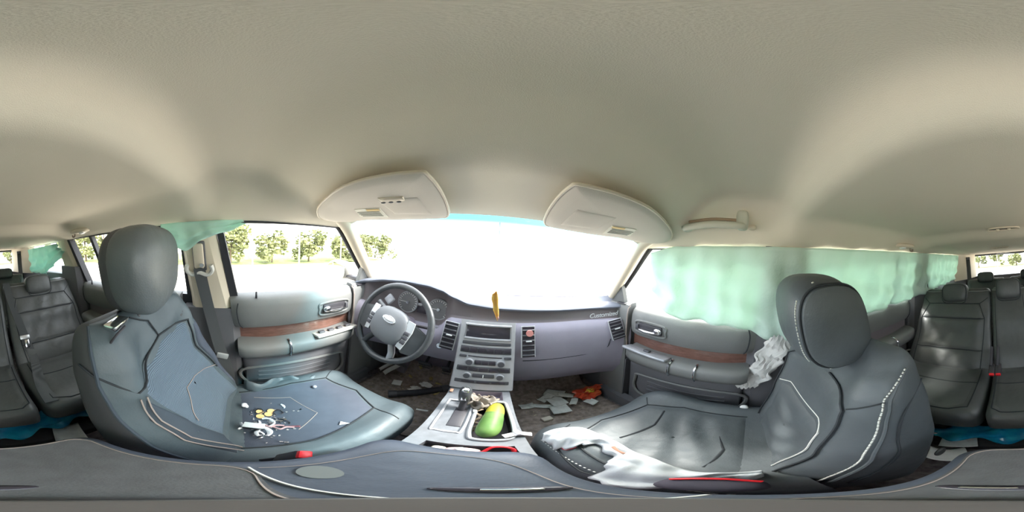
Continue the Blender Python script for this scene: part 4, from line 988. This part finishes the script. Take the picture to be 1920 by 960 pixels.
w1 = catmull([(-.150, -1.09, -.19), (-.160, -1.03, -.29), (-.185, -.93, -.42), (-.205, -.86, -.54), (-.215, -.80, -.615), (-.195, -.70, -.632), (-.17, -.58, -.632), (-.16, -.46, -.632)], 6)
mk('webbing', G().ribbon(w1, lambda i: (0, .8, .5) if w1[i].z > -.6 else (0, .2, 1), .046, .003), BELT, t)
mk('tongue', G().box((-.197, -.876, -.50), (.055, .012, .026), rot('X', 32), .004), mat('steel_tongue', (.62, .62, .62), .35, metal=.6), t)
mk('tongue_plate', G().box((-.203, -.855, -.535), (.024, .006, .05), rot('X', 32), .003), CHROME, t)
for s, lb in ((-1, 'grey belt on the hatch pillar beside the rolled mint curtain'), (1, 'grey belt on the hatch pillar at the end of the long mint curtain')):
    t = thing('seat_belt', lb, 'seat belt', (s * .55, -2.3, -.2), 'third row belts')
    mk('webbing', G().ribbon([(s * .540, -2.29, .03), (s * .535, -2.28, -.1), (s * .53, -2.25, -.3)], (-s * .6, 1, 0), .06, .004), BELT, t)
    mk('anchor_cover', G().box((s * .542, -2.285, .03), (.07, .03, .035), None, .008), DOORL, t)
# ------------------------------------------------------------------ AIRBAG CURTAINS
def curtain(name, s, ya, yb, top, bot, m, lab, amp=.021, freq=26, nu=160, nv=26, seed=1, x0=.598, x1=.645, group=None, slack=0):
    rnd = random.Random(seed); ph = [rnd.uniform(0, 6) for _ in range(6)]
    def f(u, v):
        y = ya + (yb - ya) * u; zt, zb_ = lerp(top, y), lerp(bot, y)
        z = zt + (zb_ - zt) * v
        fold = amp * ((.25 + .75 * v) * (math.sin(freq * y + ph[0] + 2.2 * v) * .55 + .45 * math.sin(freq * 2.3 * y + ph[1] - 3 * v + 1.5 * math.sin(5 * y))) + .5 * math.sin(17 * v + 9 * y + ph[2]) * v + .35 * abs(math.sin(19 * y + 5 * v + ph[4])) + .3 * math.sin(31 * y - 8 * v + ph[5]) * v)
        x = x0 + (x1 - x0) * v + fold + slack * math.sin(PI * v)
        return Vector((s * x, y + .012 * math.sin(11 * v + 7 * y + ph[3]) * v, z + .004 * math.sin(40 * y) * v))
    o = mk(name, G().grid(f, nu, nv), m, solid=.0022)
    return tag(o, lab, 'airbag', group)
curtain('curtain_airbag', 1, .42, -2.02, [(-2.1, .074), (-1.2, .080), (-.5, .082), (.3, .086), (.42, .06)],
        [(-2.02, -.215), (-1.6, -.235), (-1.1, -.245), (-.75, -.248), (-.46, -.255), (-.30, -.275), (-.16, -.318), (-.075, -.308), (.0, -.262), (.09, -.232), (.25, -.228), (.36, -.20), (.42, -.13)], MINT,
        'long pale mint cloth airbag curtain hanging over the passenger side windows')
mk_ = curtain('curtain_airbag', -1, .02, -.30, [(-.3, .085), (.02, .085)], [(-.30, .0), (-.24, -.012), (-.20, -.022), (-.14, .010), (-.05, .045), (.02, .066)], MINT2,
        'small bunched strip of mint airbag cloth above the driver headrest', .008, 40, 60, 14, 3, .595, .585)
curtain('curtain_airbag', -1, -1.12, -1.95, [(-1.95, .05), (-1.12, .06)], [(-1.95, -.235), (-1.75, -.225), (-1.5, -.215), (-1.3, -.12), (-1.12, -.01)], MINT2,
        'gathered mint airbag cloth on the rear window behind the driver', .035, 13, 90, 24, 4, .56, .60)
# torn side airbag between passenger seat and door
def torn(u, v):
    y = -.135 + .145 * v + (.045 * (u - .5)); z = -.285 - .31 * v
    wv = .5 + .5 * math.sin(PI * (.15 + .8 * v)); x = .648 + (u - .5) * .03 * wv + .012 * math.sin(14 * v + 5 * u)
    return Vector((x + .02 * v, y + (u - .5) * .06 * wv + .007 * math.sin(23 * v) + .006 * math.sin(37 * v + 2), z + .008 * math.sin(31 * u + 9 * v)))
tag(mk('side_airbag', G().grid(torn, 14, 40), TCLOTH, solid=.002), 'torn white airbag cloth between the passenger seat and its door', 'airbag')
tag(mk('plastic_clip', G().se((.60, .012, -.70), (.010, .016, .034), 3), PAPER), 'small white plastic clip beside the passenger seat near the door', 'clip')
# white cloth on the passenger seat
oe = [(.158, .325), (.205, .338), (.245, .325), (.262, .28), (.266, .22), (.256, .16), (.243, .109), (.226, .075), (.215, .052), (.222, .02), (.232, -.02)]
ie = [(.150, .30), (.155, .262), (.168, .238), (.196, .238), (.228, .226), (.205, .166), (.172, .140), (.130, .095), (.145, .046), (.185, .028), (.205, -.018)]
O2, I2 = catmull([(*p, 0) for p in oe], 8), catmull([(*p, 0) for p in ie], 8)
def cl(u, v):
    i = u * (len(O2) - 1); k = min(int(i), len(O2) - 2); fr = i - k
    a = O2[k].lerp(O2[k + 1], fr); b = I2[k].lerp(I2[k + 1], fr); p = a.lerp(b, v)
    jag = .004 * math.sin(60 * u) + .003 * math.sin(97 * u + 1); p += (b - a).normalized() * jag * (v ** 3)
    zs = PC.z(max(PC.cx - PC.w(p.y) * .985, p.x), p.y)
    hgt = .010 + .020 * math.sin(PI * min(1, max(0, v))) ** .6 + .005 * math.sin(12 * v + 26 * u + 2 * math.sin(11 * u)) + .003 * math.sin(34 * u - 9 * v)
    return Vector((p.x, p.y, max(zs, -.70) + max(.006, hgt)))
t = thing('white_garment', 'crumpled white cloth garment lying along the inner edge of the passenger seat', 'garment', (.2, .15, -.68))
mk('cloth', G().grid(cl, 110, 18), WCLOTH, t, solid=.004)
mk('red_hem', G().tube([cl(.17 + .10 * k / 12, 1.0) + Vector((0, 0, -.002)) for k in range(13)], .003, 5), mat('red_thread', (.45, .05, .07), .8), t)
mk('brown_stain', G().tube(catmull([cl(.44, .62) + Vector((0, 0, .006)), cl(.47, .66) + Vector((0, 0, .006)), cl(.50, .60) + Vector((0, 0, .006))], 4), .005, 6, flat=.4), mat('stain_brown', (.36, .20, .14), .9), t)
t = thing('dark_pouch', 'dark cloth pouch with a red edge beside the passenger backrest', 'pouch', (.175, .02, -.66))
mk('pouch_body', G().se((.160, .020, -.640), (.028, .040, .020), 2.6), mat('dark_cloth', (.06, .055, .075), .9), t)
mk('red_edge', G().tube(catmull([(.165, .055, -.622), (.174, .035, -.616), (.177, .01, -.616), (.17, -.015, -.622)], 5), .004, 6), RED, t)
# ------------------------------------------------------------------ LITTER
def pos(x, y): return Vector((x, y, DC.z(x, y) + .007))
def single(name, g, m, lab, cat, group=None, **k): return tag(mk(name, g, m, **k), lab, cat, group)
GOLD = mat('brass', (.70, .48, .20), .35, metal=.7); WP = mat('white_plastic', (.80, .80, .82), .45)
for (x, y), lab in (((-.410, .058), 'gold coin on the driver seat, farthest of the left pair'), ((-.384, .055), 'gold coin on the driver seat, nearer the white pieces'), ((-.407, .090), 'gold coin on the driver seat beside the dark keyring'), ((-.391, .079), 'gold coin on the driver seat overlapping a neighbour coin')):
    o = single('coin', G().disc(pos(x, y), (.1, .1, 1), .0115, .002, 20), GOLD, lab, 'coin', 'coins on the driver seat')
def arc(x, y, r, a0, a1, th, m, lab, name='plastic_piece', cat='plastic piece', flat=.6):
    c = pos(x, y) + Vector((0, 0, .005))
    return single(name, G().tube([c + Vector((r * math.cos(R(a)), r * math.sin(R(a)), .004 * math.sin(a / 20))) for a in [a0 + (a1 - a0) * k / 12 for k in range(13)]], lambda t: th * (1 - .4 * abs(2 * t - 1)), 7, flat=flat), m, lab, cat)
arc(-.352, .026, .024, -90, 110, .008, WP, 'white hooked plastic piece at the seat back corner of the pile')
arc(-.345, .062, .022, 0, 190, .0065, WP, 'white arched plastic piece in the middle of the pile')
arc(-.412, .055, .013, 0, 360, .0025, SEAM, 'small black ring near the gold coins', 'black_ring', 'ring', 1)
arc(-.392, .108, .014, 20, 330, .003, BLACK, 'dark keyring beside the gold coins', 'keyring', 'keyring', 1)
arc(-.420, .118, .016, 60, 150, .005, WP, 'small white curved shard above the dark keyring')
arc(-.300, .035, .030, 40, 140, .008, WP, 'white bent strip nearest the armrest')
arc(-.292, .060, .026, 200, 300, .007, WP, 'white curved strip beside the bent strip nearest the armrest')
arc(-.285, .028, .020, 10, 150, .0055, CHROME, 'steel coloured hook at the edge of the driver cushion by the armrest')
arc(-.315, .012, .016, 90, 260, .006, WP, 'short white stub tucked against the seat back')
arc(-.362, .085, .010, 0, 300, .003, CHROME, 'tiny bright loop between the arched piece and the coins')
arc(-.332, .110, .012, 30, 280, .003, BLACK, 'small black loop ahead of the arched white piece')
single('plastic_piece', G().se(pos(-.452, .015) + Vector((0, 0, .006)), (.012, .010, .007), 2.4).se(pos(-.444, .022) + Vector((0, 0, .005)), (.008, .006, .005), 2.4), WP, 'white lump of plastic at the seat corner by the door', 'plastic piece')
t = thing('small_box', 'small pale grey box with dark underside on the driver seat pile', 'box', pos(-.327, .032))
mk('box_lid', G().box(pos(-.327, .032) + Vector((0, 0, .022)), (.026, .052, .006), rot('Z', -18), .002), mat('pale_box', (.62, .68, .68), .5), t)
mk('box_body', G().box(pos(-.327, .032) + Vector((0, 0, .010)), (.024, .050, .018), rot('Z', -18), .002), BLACK, t)
for x, y, lab in ((-.322, .078, 'pinkish wire twist at the front of the pile'), (-.306, .098, 'pinkish wire twist with a pale end, farthest from the seat back')):
    c = pos(x, y) + Vector((0, 0, .004))
    single('wire_twist', G().tube(catmull([c + Vector((-.012, -.02, 0)), c + Vector((.004, -.008, .006)), c + Vector((-.004, .008, .002)), c + Vector((.003, .026, .001))], 5), .0035, 6), mat('wire_pink', (.55, .34, .34), .5), lab, 'wire')
single('metal_clip', G().tube(catmull([pos(-.36, .10) + Vector((0, 0, .004)), pos(-.35, .118) + Vector((0, 0, .006)), pos(-.345, .105) + Vector((0, 0, .004)), pos(-.352, .09) + Vector((0, 0, .004))], 5), .003, 6), CHROME, 'bright wire clip between the pile and the coins', 'clip')
single('maroon_stick', G().tube([pos(-.318, .10), pos(-.310, .125), pos(-.303, .138) + Vector((0, 0, .003))], lambda t: .002 + .003 * t, 6), mat('maroon', (.25, .10, .12), .5), 'thin maroon stem with a thick end on the driver seat', 'stem')
single('small_ball', G().se(pos(-.490, .272) + Vector((0, 0, .007)), (.009, .009, .008), 2), mat('ball_grey', (.32, .32, .36), .3), 'small shiny grey ball on the driver cushion', 'ball')
single('paper_scrap', G().prism([pos(-.262, .222), pos(-.275, .235), pos(-.252, .245)], (0, 0, .002)), PAPER, 'white triangular scrap near the front of the driver cushion', 'scrap', smooth=False)
g = G(); random.seed(3)
for k in range(60):
    x, y = random.gauss(-.34, .05), random.gauss(.06, .04)
    if y < .0: continue
    g.box(pos(x, y), (random.uniform(.002, .006), random.uniform(.002, .009), .002), rot('Z', random.uniform(0, 180)))
tag(mk('plastic_crumbs', g, mat('crumb_dark', (.10, .09, .09), .6, col2=(.5, .48, .48), vscale=90), smooth=False), 'dark and pale plastic crumbs around the pile on the driver seat', 'crumbs', None, 'stuff')
# ---- driver footwell
FZ = -1.018
def mat_sheet(name, x0, x1, y0, y1, lab):
    o = mk(name, G().grid(lambda u, v: Vector((x0 + (x1 - x0) * u, y0 + (y1 - y0) * v, FZ + .004 + .004 * math.sin(8 * u) + .10 * sm(v, .75, 1) ** 2)), 20, 24), MAT_, solid=.006)
    return tag(o, lab, 'floor mat')
mat_sheet('floor_mat', -.63, -.16, .42, 1.02, 'worn brown floor mat in front of the driver seat')
mat_sheet('floor_mat', .17, .64, .42, 1.02, 'worn brown floor mat in front of the passenger seat')
for (x, y, z, wx, hz, lab, nm) in ((-.335, .885, -.80, .085, .06, 'wide dark brake pedal under the dashboard', 'brake_pedal'), (-.205, .90, -.82, .05, .10, 'narrow dark accelerator pedal beside the console', 'accelerator_pedal')):
    t = thing(nm, lab, 'pedal', (x, y + .1, z - .05))
    mk('pedal_pad', G().box((x, y, z), (wx, .018, hz), rot('X', 30), .006), BTN, t)
    for k in range(3): mk('pedal_rib', G().box((x, y - .010 - .004, z - hz * .3 + hz * .3 * k), (wx * .85, .006, hz * .1), rot('X', 30), .002), BLACK, t)
    mk('pedal_arm', G().tube([(x, y + .01, z), (x, y + .09, z + .05), (x, y + .16, z + .16)], .009, 8), BLACK, t)
t = thing('foot_rest', 'grey block shaped foot rest at the outer side of the driver footwell', 'foot rest', (-.51, .93, -.95))
mk('rest_pad', G().box((-.52, .90, -.90), (.075, .03, .15), rot('X', 38), .01), mat('rest_grey', (.22, .22, .23), .6), t)
mk('rest_base', G().box((-.52, .96, -.965), (.07, .09, .10), None, .01), DASHLOW, t)
t = thing('black_tube', 'thick black tube lying across the driver footwell mat', 'tube', (-.30, .755, FZ))
a, b = Vector((-.415, .665, FZ + .034)), Vector((-.180, .865, FZ + .034))
mk('tube_body', G().cyl(a, b, .024, .024, 18), BLACK, t)
for q, k in ((a, 1), (b, -1)): mk('tube_cap', G().cyl(q - (b - a).normalized() * .012 * k, q + (b - a).normalized() * .03 * k, .027, .027, 18), BTN, t)
def sheet(name, c, wx, wy, rz, m, lab, cat, tilt=(0, 0), curl=.0, group=None, zoff=0):
    rt = rot('Z', rz) @ rot('X', tilt[0]) @ rot('Y', tilt[1]); c = Vector(c) + Vector((0, 0, zoff))
    return tag(mk(name, G().grid(lambda u, v: c + rt @ Vector(((u - .5) * wx, (v - .5) * wy, curl * (4 * (u - .5) ** 2) + curl * .4 * math.sin(5 * v))), 8, 8), m, solid=.0012), lab, cat, group)
def crump(name, c, r, m, lab, cat, seed, sq=.6, group=None):
    rd = random.Random(seed); ph = [rd.uniform(0, 6) for _ in range(9)]; g = G(); nu, nv = 22, 14; rs = []
    for j in range(nv + 1):
        p = -PI / 2 + PI * (j + .05) / (nv + .1); row = []
        for i in range(nu):
            q = 2 * PI * i / nu
            d = Vector((math.cos(p) * math.cos(q), math.cos(p) * math.sin(q), math.sin(p)))
            k = 1 + .22 * math.sin(5 * d.x + ph[0] + 3 * d.z) + .18 * math.sin(7 * d.y + ph[1] - 4 * d.x) + .14 * math.sin(11 * d.z + ph[2] + 5 * d.y)
            row.append(Vector(c) + Vector((d.x * r[0], d.y * r[1], d.z * r[2])) * k)
        rs.append(row)
    return tag(mk(name, g.loft(rs), m, auto=22), lab, cat, group)
sheet('paper_card', (-.462, .795, FZ + .020), .055, .055, 20, PAPER, 'square white card lying flat on the driver floor mat', 'card')
crump('paper_wad', (-.300, .86, FZ + .026), (.035, .022, .018), PAPER, 'white crumpled paper behind the black tube, biggest of the wads', 'paper wad', 1)
crump('paper_wad', (-.335, .80, FZ + .024), (.028, .016, .015), PAPER, 'white crumpled paper resting against the black tube', 'paper wad', 2)
crump('paper_wad', (-.352, .775, FZ + .018), (.022, .010, .008), PAPER, 'flattened white paper strip at the near end of the wads', 'paper wad', 8)
sheet('torn_paper', (-.585, .87, -.93), .03, .14, -35, PAPER, 'long torn white paper below the steering wheel, nearer the door', 'paper', (35, 10), .01)
sheet('torn_paper', (-.535, .84, -.93), .05, .12, -30, PAPER, 'wide torn white paper below the steering wheel, against the foot rest', 'paper', (35, -10), .012)
sheet('paper_strip', (-.205, .588, FZ + .08), .05, .012, 10, PAPER, 'narrow white strip between the driver seat and the console', 'paper', (0, 0), .002)
YL = mat('dry_leaf', (.42, .32, .10), .8, col2=(.55, .45, .22), vscale=60)
def leaf(c, L, rz, lab, seed=0):
    rt = rot('Z', rz) @ rot('X', random.uniform(-25, 25))
    g = G().grid(lambda u, v: Vector(c) + rt @ Vector(((u - .5) * L * .5 * math.sin(PI * (.06 + .88 * v)), (v - .5) * L, .12 * L * math.sin(3 * u + 4 * v) + .1 * L * abs(u - .5))), 4, 8)
    return tag(mk('dry_leaf', g, YL, solid=.0008), lab, 'leaf', 'dry leaves in the driver footwell')
LL = ['curled yellow leaf under the brake pedal, on its door side', 'yellow leaf lying crosswise right behind the brake pedal', 'large yellow leaf in front of the accelerator pedal', 'yellow leaf beside the console, beyond the end of the black tube', 'smallest yellow leaf, beside the far end of the black tube', 'yellow leaf between the square white card and the foot rest', 'yellow leaf among the paper wads behind the black tube']
for x, y, L, rz in ((-.40, .98, .05, 30), (-.36, 1.0, .045, 100), (-.24, .90, .05, 70), (-.20, .86, .045, 20), (-.215, .80, .04, 140), (-.43, .90, .04, 60), (-.30, .93, .045, 10)):
    leaf((x, y, FZ + .022 + .1 * sm((y - .42) / .6, .75, 1) ** 2), L, rz, LL.pop(0))
def crumbs(name, cx, cyy, sx, sy_, n, m, lab, seed, z=FZ + .012):
    rd = random.Random(seed); g = G()
    for k in range(n):
        x, y = rd.gauss(cx, sx), rd.gauss(cyy, sy_); sz = rd.uniform(.002, .007)
        zz = z + .1 * sm((y - .42) / .6, .75, 1) ** 2
        g.box((x, y, zz), (sz, sz * rd.uniform(.5, 1.8), .002), rot('Z', rd.uniform(0, 180)) @ rot('X', rd.uniform(-20, 20)))
    tag(mk(name, g, m, smooth=False), lab, 'debris', None, 'stuff')
crumbs('leaf_crumbs', -.34, .80, .10, .13, 260, mat('leaf_crumb', (.22, .16, .08), .9, col2=(.5, .42, .28), vscale=50), 'crushed leaf crumbs over the driver floor mat', 4)
crumbs('paper_crumbs', .40, .75, .12, .08, 160, mat('paper_crumb', (.25, .20, .14), .9, col2=(.55, .48, .36), vscale=50), 'leaf and paper crumbs over the passenger floor mat', 5)
# ---- passenger footwell
cards = [(.235, .735, .075, .045, 12, 'pale card nearest the console, bent at its end', .012), (.300, .725, .11, .035, -18, 'long narrow pale slip beside the card nearest the console', .006), (.352, .80, .10, .05, 35, 'pale card at the top of the heap, turned sideways', .004), (.41, .83, .11, .075, -38, 'large pale card at the back of the heap', .003), (.385, .745, .085, .10, 10, 'square pale card in the middle of the heap', .006), (.372, .665, .085, .085, -4, 'square pale card at the front of the heap nearest the seat', .002), (.47, .775, .12, .05, -25, 'long pale slip running toward the red bag', .008), (.46, .70, .06, .035, 50, 'small pale torn slip in front of the red bag', .008), (.535, .66, .05, .06, 20, 'small cream slip by the seat edge', .006)]
for k, (x, y, wx, wy, rz, lab, cu_) in enumerate(cards):
    sheet('paper_card', (x, y, FZ + .022 + .003 * k), wx, wy, rz, PAPER2, lab, 'card', (random.uniform(-6, 6), random.uniform(-6, 6)), cu_, 'cards on the passenger floor')
t = thing('snack_bag', 'crumpled red and orange snack bag on the passenger floor', 'bag', (.565, .74, FZ))
o = crump('bag_body', (.560, .745, FZ + .050), (.075, .055, .036), mat('red_foil', (.62, .05, .03), .3, col2=(.70, .13, .04), vscale=22), None, None, 11); o.parent = t; o.matrix_parent_inverse = Matrix.Translation(-WL[t.name])
o = crump('bag_end', (.63, .76, FZ + .068), (.05, .026, .014), mat('red_foil_plain', (.66, .09, .04), .3), None, None, 12); o.parent = t; o.matrix_parent_inverse = Matrix.Translation(-WL[t.name])
o = crump('bag_patch', (.578, .735, FZ + .085), (.026, .020, .010), mat('yellow_print', (.72, .48, .05), .4), None, None, 13); o.parent = t; o.matrix_parent_inverse = Matrix.Translation(-WL[t.name])
tag(mk('small_carton', G().box((.290, .605, FZ + .022), (.045, .03, .02), rot('Z', 15), .003), mat('carton_cream', (.62, .58, .50), .8)), 'tiny cream carton near the passenger seat front', 'carton')
# ---- things on the console
t = thing('papaya', 'long green fruit with a yellow end lying in the console bin', 'fruit', (.045, .395, -.68))
ax = Vector((.030, .175, .012)).normalized(); c0 = Vector((.034, .315, -.655)); side_ = ax.cross(Vector((0, 0, 1))).normalized(); upv = side_.cross(ax)
def fr(t0, t1, n=12):
    rs = []
    for k in range(n + 1):
        tt = t0 + (t1 - t0) * k / n; r_ = .030 * (max(.001, 1 - (2 * tt - 1) ** 4)) ** .5 * (1.06 - .22 * tt) * (1 - .14 * math.exp(-((tt - .62) / .06) ** 2) * .3)
        rs.append([c0 + ax * (tt * .185) + (side_ * math.cos(a) + upv * math.sin(a)) * r_ * (1 + .025 * math.sin(5 * a)) for a in [2 * PI * j / 24 for j in range(24)]])
    return rs
mk('fruit_body', G().loft(fr(.0, .66, 16)), mat('green_skin', (.07, .165, .033), .55, col2=(.14, .25, .062), vscale=18), t)
mk('yellow_end', G().loft(fr(.655, 1.0, 14)), mat('yellow_skin', (.42, .36, .02), .55, col2=(.30, .33, .05), vscale=18), t, label='yellow end of the fruit')
def rag(u, v):
    x = -.02 + .085 * u + .012 * math.sin(9 * v); y = .475 + .075 * v - .02 * u + .01 * math.sin(11 * u)
    return Vector((x - .012, y, -.645 + .020 * math.sin(PI * u) * math.sin(PI * v) + .010 * math.sin(14 * u + 9 * v) + .008 * math.sin(23 * u - 6 * v)))
tag(mk('beige_rag', G().grid(rag, 34, 30), mat('beige_cloth', (.27, .235, .20), .95, bump=.6, scale=300), solid=.006), 'crumpled beige cloth on the console between shifter and fruit', 'cloth')
t = thing('tangled_cord', 'tangled tan cord spilling down into the console bin beside the fruit', 'cord', (.015, .43, -.70))
rd = random.Random(9); pts = [Vector((.012 + .010 * math.cos(k * 1.3) + rd.uniform(-.004, .004), .47 - .008 * k, -.655 - .003 * k + rd.uniform(-.006, .006))) for k in range(14)]
mk('cord', G().tube(catmull(pts, 5), .0055, 7), mat('tan_cord', (.50, .38, .28), .9, bump=.5, scale=200), t)
t = thing('white_strap', 'white plastic tie clipped over the passenger edge of the console bin', 'strap', (.10, .33, -.65))
mk('strap_band', G().ribbon([(.072, .318, -.648), (.09, .325, -.644), (.11, .33, -.646), (.132, .326, -.655)], (0, 0, 1), .016, .004), WP, t)
mk('strap_knot', G().box((.102, .333, -.641), (.014, .024, .010), rot('Z', 20), .003), WP, t)
tag(mk('white_tag', G().box((.0, .452, -.650), (.012, .016, .006), rot('Z', 10), .002), WP), 'small white tag on the rim of the bin beside the shifter', 'tag')
for (x, y, rz, lab) in ((.0, .552, 20, 'dry tan leaf in the front tray nearest the shifter'), (.022, .56, 75, 'dry tan leaf in the middle of the front tray'), (.045, .566, 40, 'dry tan leaf at the passenger side of the front tray'), (.06, .545, 110, 'curled brown leaf at the near corner of the front tray')):
    rt = rot('Z', rz); c = Vector((x, y, -.676))
    tag(mk('dry_leaf', G().grid(lambda u, v: c + rt @ Vector(((u - .5) * .018 * math.sin(PI * (.1 + .8 * v)), (v - .5) * .032, .005 * math.sin(4 * v + 2 * u))), 4, 8), mat('tan_leaf', (.52, .40, .28), .8), solid=.001), lab, 'leaf', 'leaves in the front tray')
t = thing('pacifier', 'pale pink round toy in the tray before the armrest', 'toy', (.01, .255, -.69))
mk('toy_body', G().se((.004, .256, -.675), (.030, .012, .012), 2.2), mat('pale_pink', (.68, .50, .50), .5), t)
mk('toy_button', G().se((.0, .256, -.661), (.010, .008, .005), 2), PAPER, t)
tag(mk('red_loop', G().tube(catmull([(.036, .25, -.675), (.05, .268, -.657), (.07, .270, -.655), (.085, .262, -.66), (.088, .248, -.675)], 6), .006, 8, flat=.7), RED), 'bright red plastic loop in the tray before the armrest', 'loop')
tag(mk('cream_cap', G().se((-.038, .256, -.678), (.014, .010, .009), 2.4), mat('cream', (.55, .50, .42), .6)), 'small cream cap in the tray, on the shifter side', 'cap')
# ---- behind the console
t = thing('blue_bag', 'long twisted blue plastic bag on the floor in front of the second row', 'bag', (.0, -.5, -1.0))
def bb(u, v):
    x = -.33 + .62 * u; a = 2 * PI * v; r_ = (.020 + .014 * math.sin(PI * u) + .008 * math.sin(31 * u)) * (1 + .3 * math.sin(3 * a + 15 * u))
    return Vector((x, -.475 + .045 * math.sin(2.2 * u + 4.4) + r_ * 1.7 * math.cos(a), -.912 + .03 * (1 - u) + r_ * math.sin(a) + .012 * math.sin(9 * u)))
mk('bag_film', G().grid(bb, 70, 18), mat('blue_film', (.005, .20, .42), .25, col2=(.02, .42, .58), vscale=14), t)
mk('bag_tie', G().tube([(.27, -.45, -.90), (.31, -.44, -.895)], .006, 6), WP, t)
tag(mk('carton', G().box((.0, -.50, -.988), (.56, .16, .066), None, .01), mat('carton_black', (.035, .035, .037), .8)), 'flat black tray on the floor under the blue bag', 'tray')
sheet('paper_sheet', (.20, -.335, -.93), .085, .10, 25, PAPER, 'crumpled white paper between the armrest and the passenger backrest', 'paper', (25, -15), .02)
sheet('magazine', (.20, -.43, -.945), .10, .07, 12, PAPER2, 'folded grey leaflet behind the passenger seat, next to the blue bag', 'leaflet', (8, 0), .008)
sheet('leaflet', (-.175, -.43, -.94), .09, .12, -20, PAPER2, 'greenish leaflet on the floor behind the driver seat', 'leaflet', (6, 8), .01)
tag(mk('yellow_wrapper', G().box((-.150, -.235, -.80), (.03, .006, .03), rot('Z', 30), .002), mat('yellow_foil', (.55, .50, .10), .4)), 'small yellow wrapper beside the driver backrest', 'wrapper')
# ------------------------------------------------------------------ OUTSIDE
GZ = -1.51
def tree(x, y, h, wd, lab, seed, dens_=900):
    rd = random.Random(seed)
    t = thing('tree', lab, 'tree', (x, y, GZ), 'trees beyond the lot')
    mk('trunk', G().tube([(x, y, GZ), (x + .05, y, GZ + h * .3), (x, y + .1, GZ + h * .7)], lambda q: .11 * (1 - .6 * q) * h / 4, 8), TRUNK, t)
    for k in range(4):
        a = rd.uniform(0, 6); z = GZ + h * rd.uniform(.25, .5)
        mk('branch', G().tube([(x, y, z), (x + wd * .35 * math.cos(a), y + wd * .35 * math.sin(a), z + h * .25)], lambda q: .04 * (1 - .6 * q), 6), TRUNK, t)
    g = G(); lobes = [(rd.uniform(-.5, .5) * wd, rd.uniform(-.5, .5) * wd, h * rd.uniform(.14, .84), rd.uniform(.2, .34) * wd) for _ in range(14)]
    for _ in range(dens_):
        lx, ly, lz, lr = rd.choice(lobes)
        d = Vector((rd.gauss(0, 1), rd.gauss(0, 1), rd.gauss(0, 1))).normalized() * lr * rd.uniform(.55, 1)
        c = Vector((x + lx, y + ly, GZ + lz)) + d
        if c.z < GZ + .12: continue
        s = rd.uniform(.07, .16) * max(1, h / 4)
        q = Vector((rd.gauss(0, 1), rd.gauss(0, 1), rd.gauss(0, 1))).to_track_quat('Z', 'Y').to_matrix()
        g.add([c + q @ Vector(p) for p in ((-s, -s * .6, 0), (s, -s * .5, s * .2), (s * .8, s * .6, 0), (-s * .7, s * .6, s * .25))], [(0, 1, 2, 3)])
    mk('foliage', g, LEAFM, t, smooth=False, kind='stuff')
rd = random.Random(21)
ORD = ['first', 'second', 'third', 'fourth', 'fifth', 'sixth', 'seventh', 'eighth', 'ninth', 'tenth', 'eleventh']
for k in range(11): tree(-11.8 - rd.uniform(0, .5), -16 + 3.1 * k, rd.uniform(2.5, 3.2) * (1.7 if k < 4 else 1), 2.0, '%s bushy tree from the rear in the row outside the driver side windows' % ORD[k], 100 + k, 1300)
for k in range(10): tree(-15 + 3.3 * k, -28 - rd.uniform(0, 1), rd.uniform(3.6, 4.6), 2.2, '%s tree from the driver side in the far row behind the hatch window' % ORD[k], 140 + k, 1700)
mk('verge', G().box((-17, -3, -1.50), (12, 34, .03)).box((0, -34, -1.50), (60, 12, .03)), GRASS, smooth=False, kind='structure')
for x, y, lab in ((-9.8, .9, 'thin grey post before the trees outside the driver window, by the door pillar'), (-9.8, 3.9, 'thin grey post before the trees outside the middle of the driver window'), (-9.8, 7.2, 'thin grey post outside the driver window toward the mirror'), (-9.8, -5.2, 'thin grey post outside the left rear door window'), (1.1, -21, 'thin post seen through the hatch window, passenger side'), (-4.4, -21, 'thin post seen through the hatch window, driver side')):
    tag(mk('fence_post', G().cyl((x, y, GZ), (x, y, GZ + 2.6), .05, .05, 10), mat('post_grey', (.40, .38, .35), .8)), lab, 'post', 'posts around the lot')
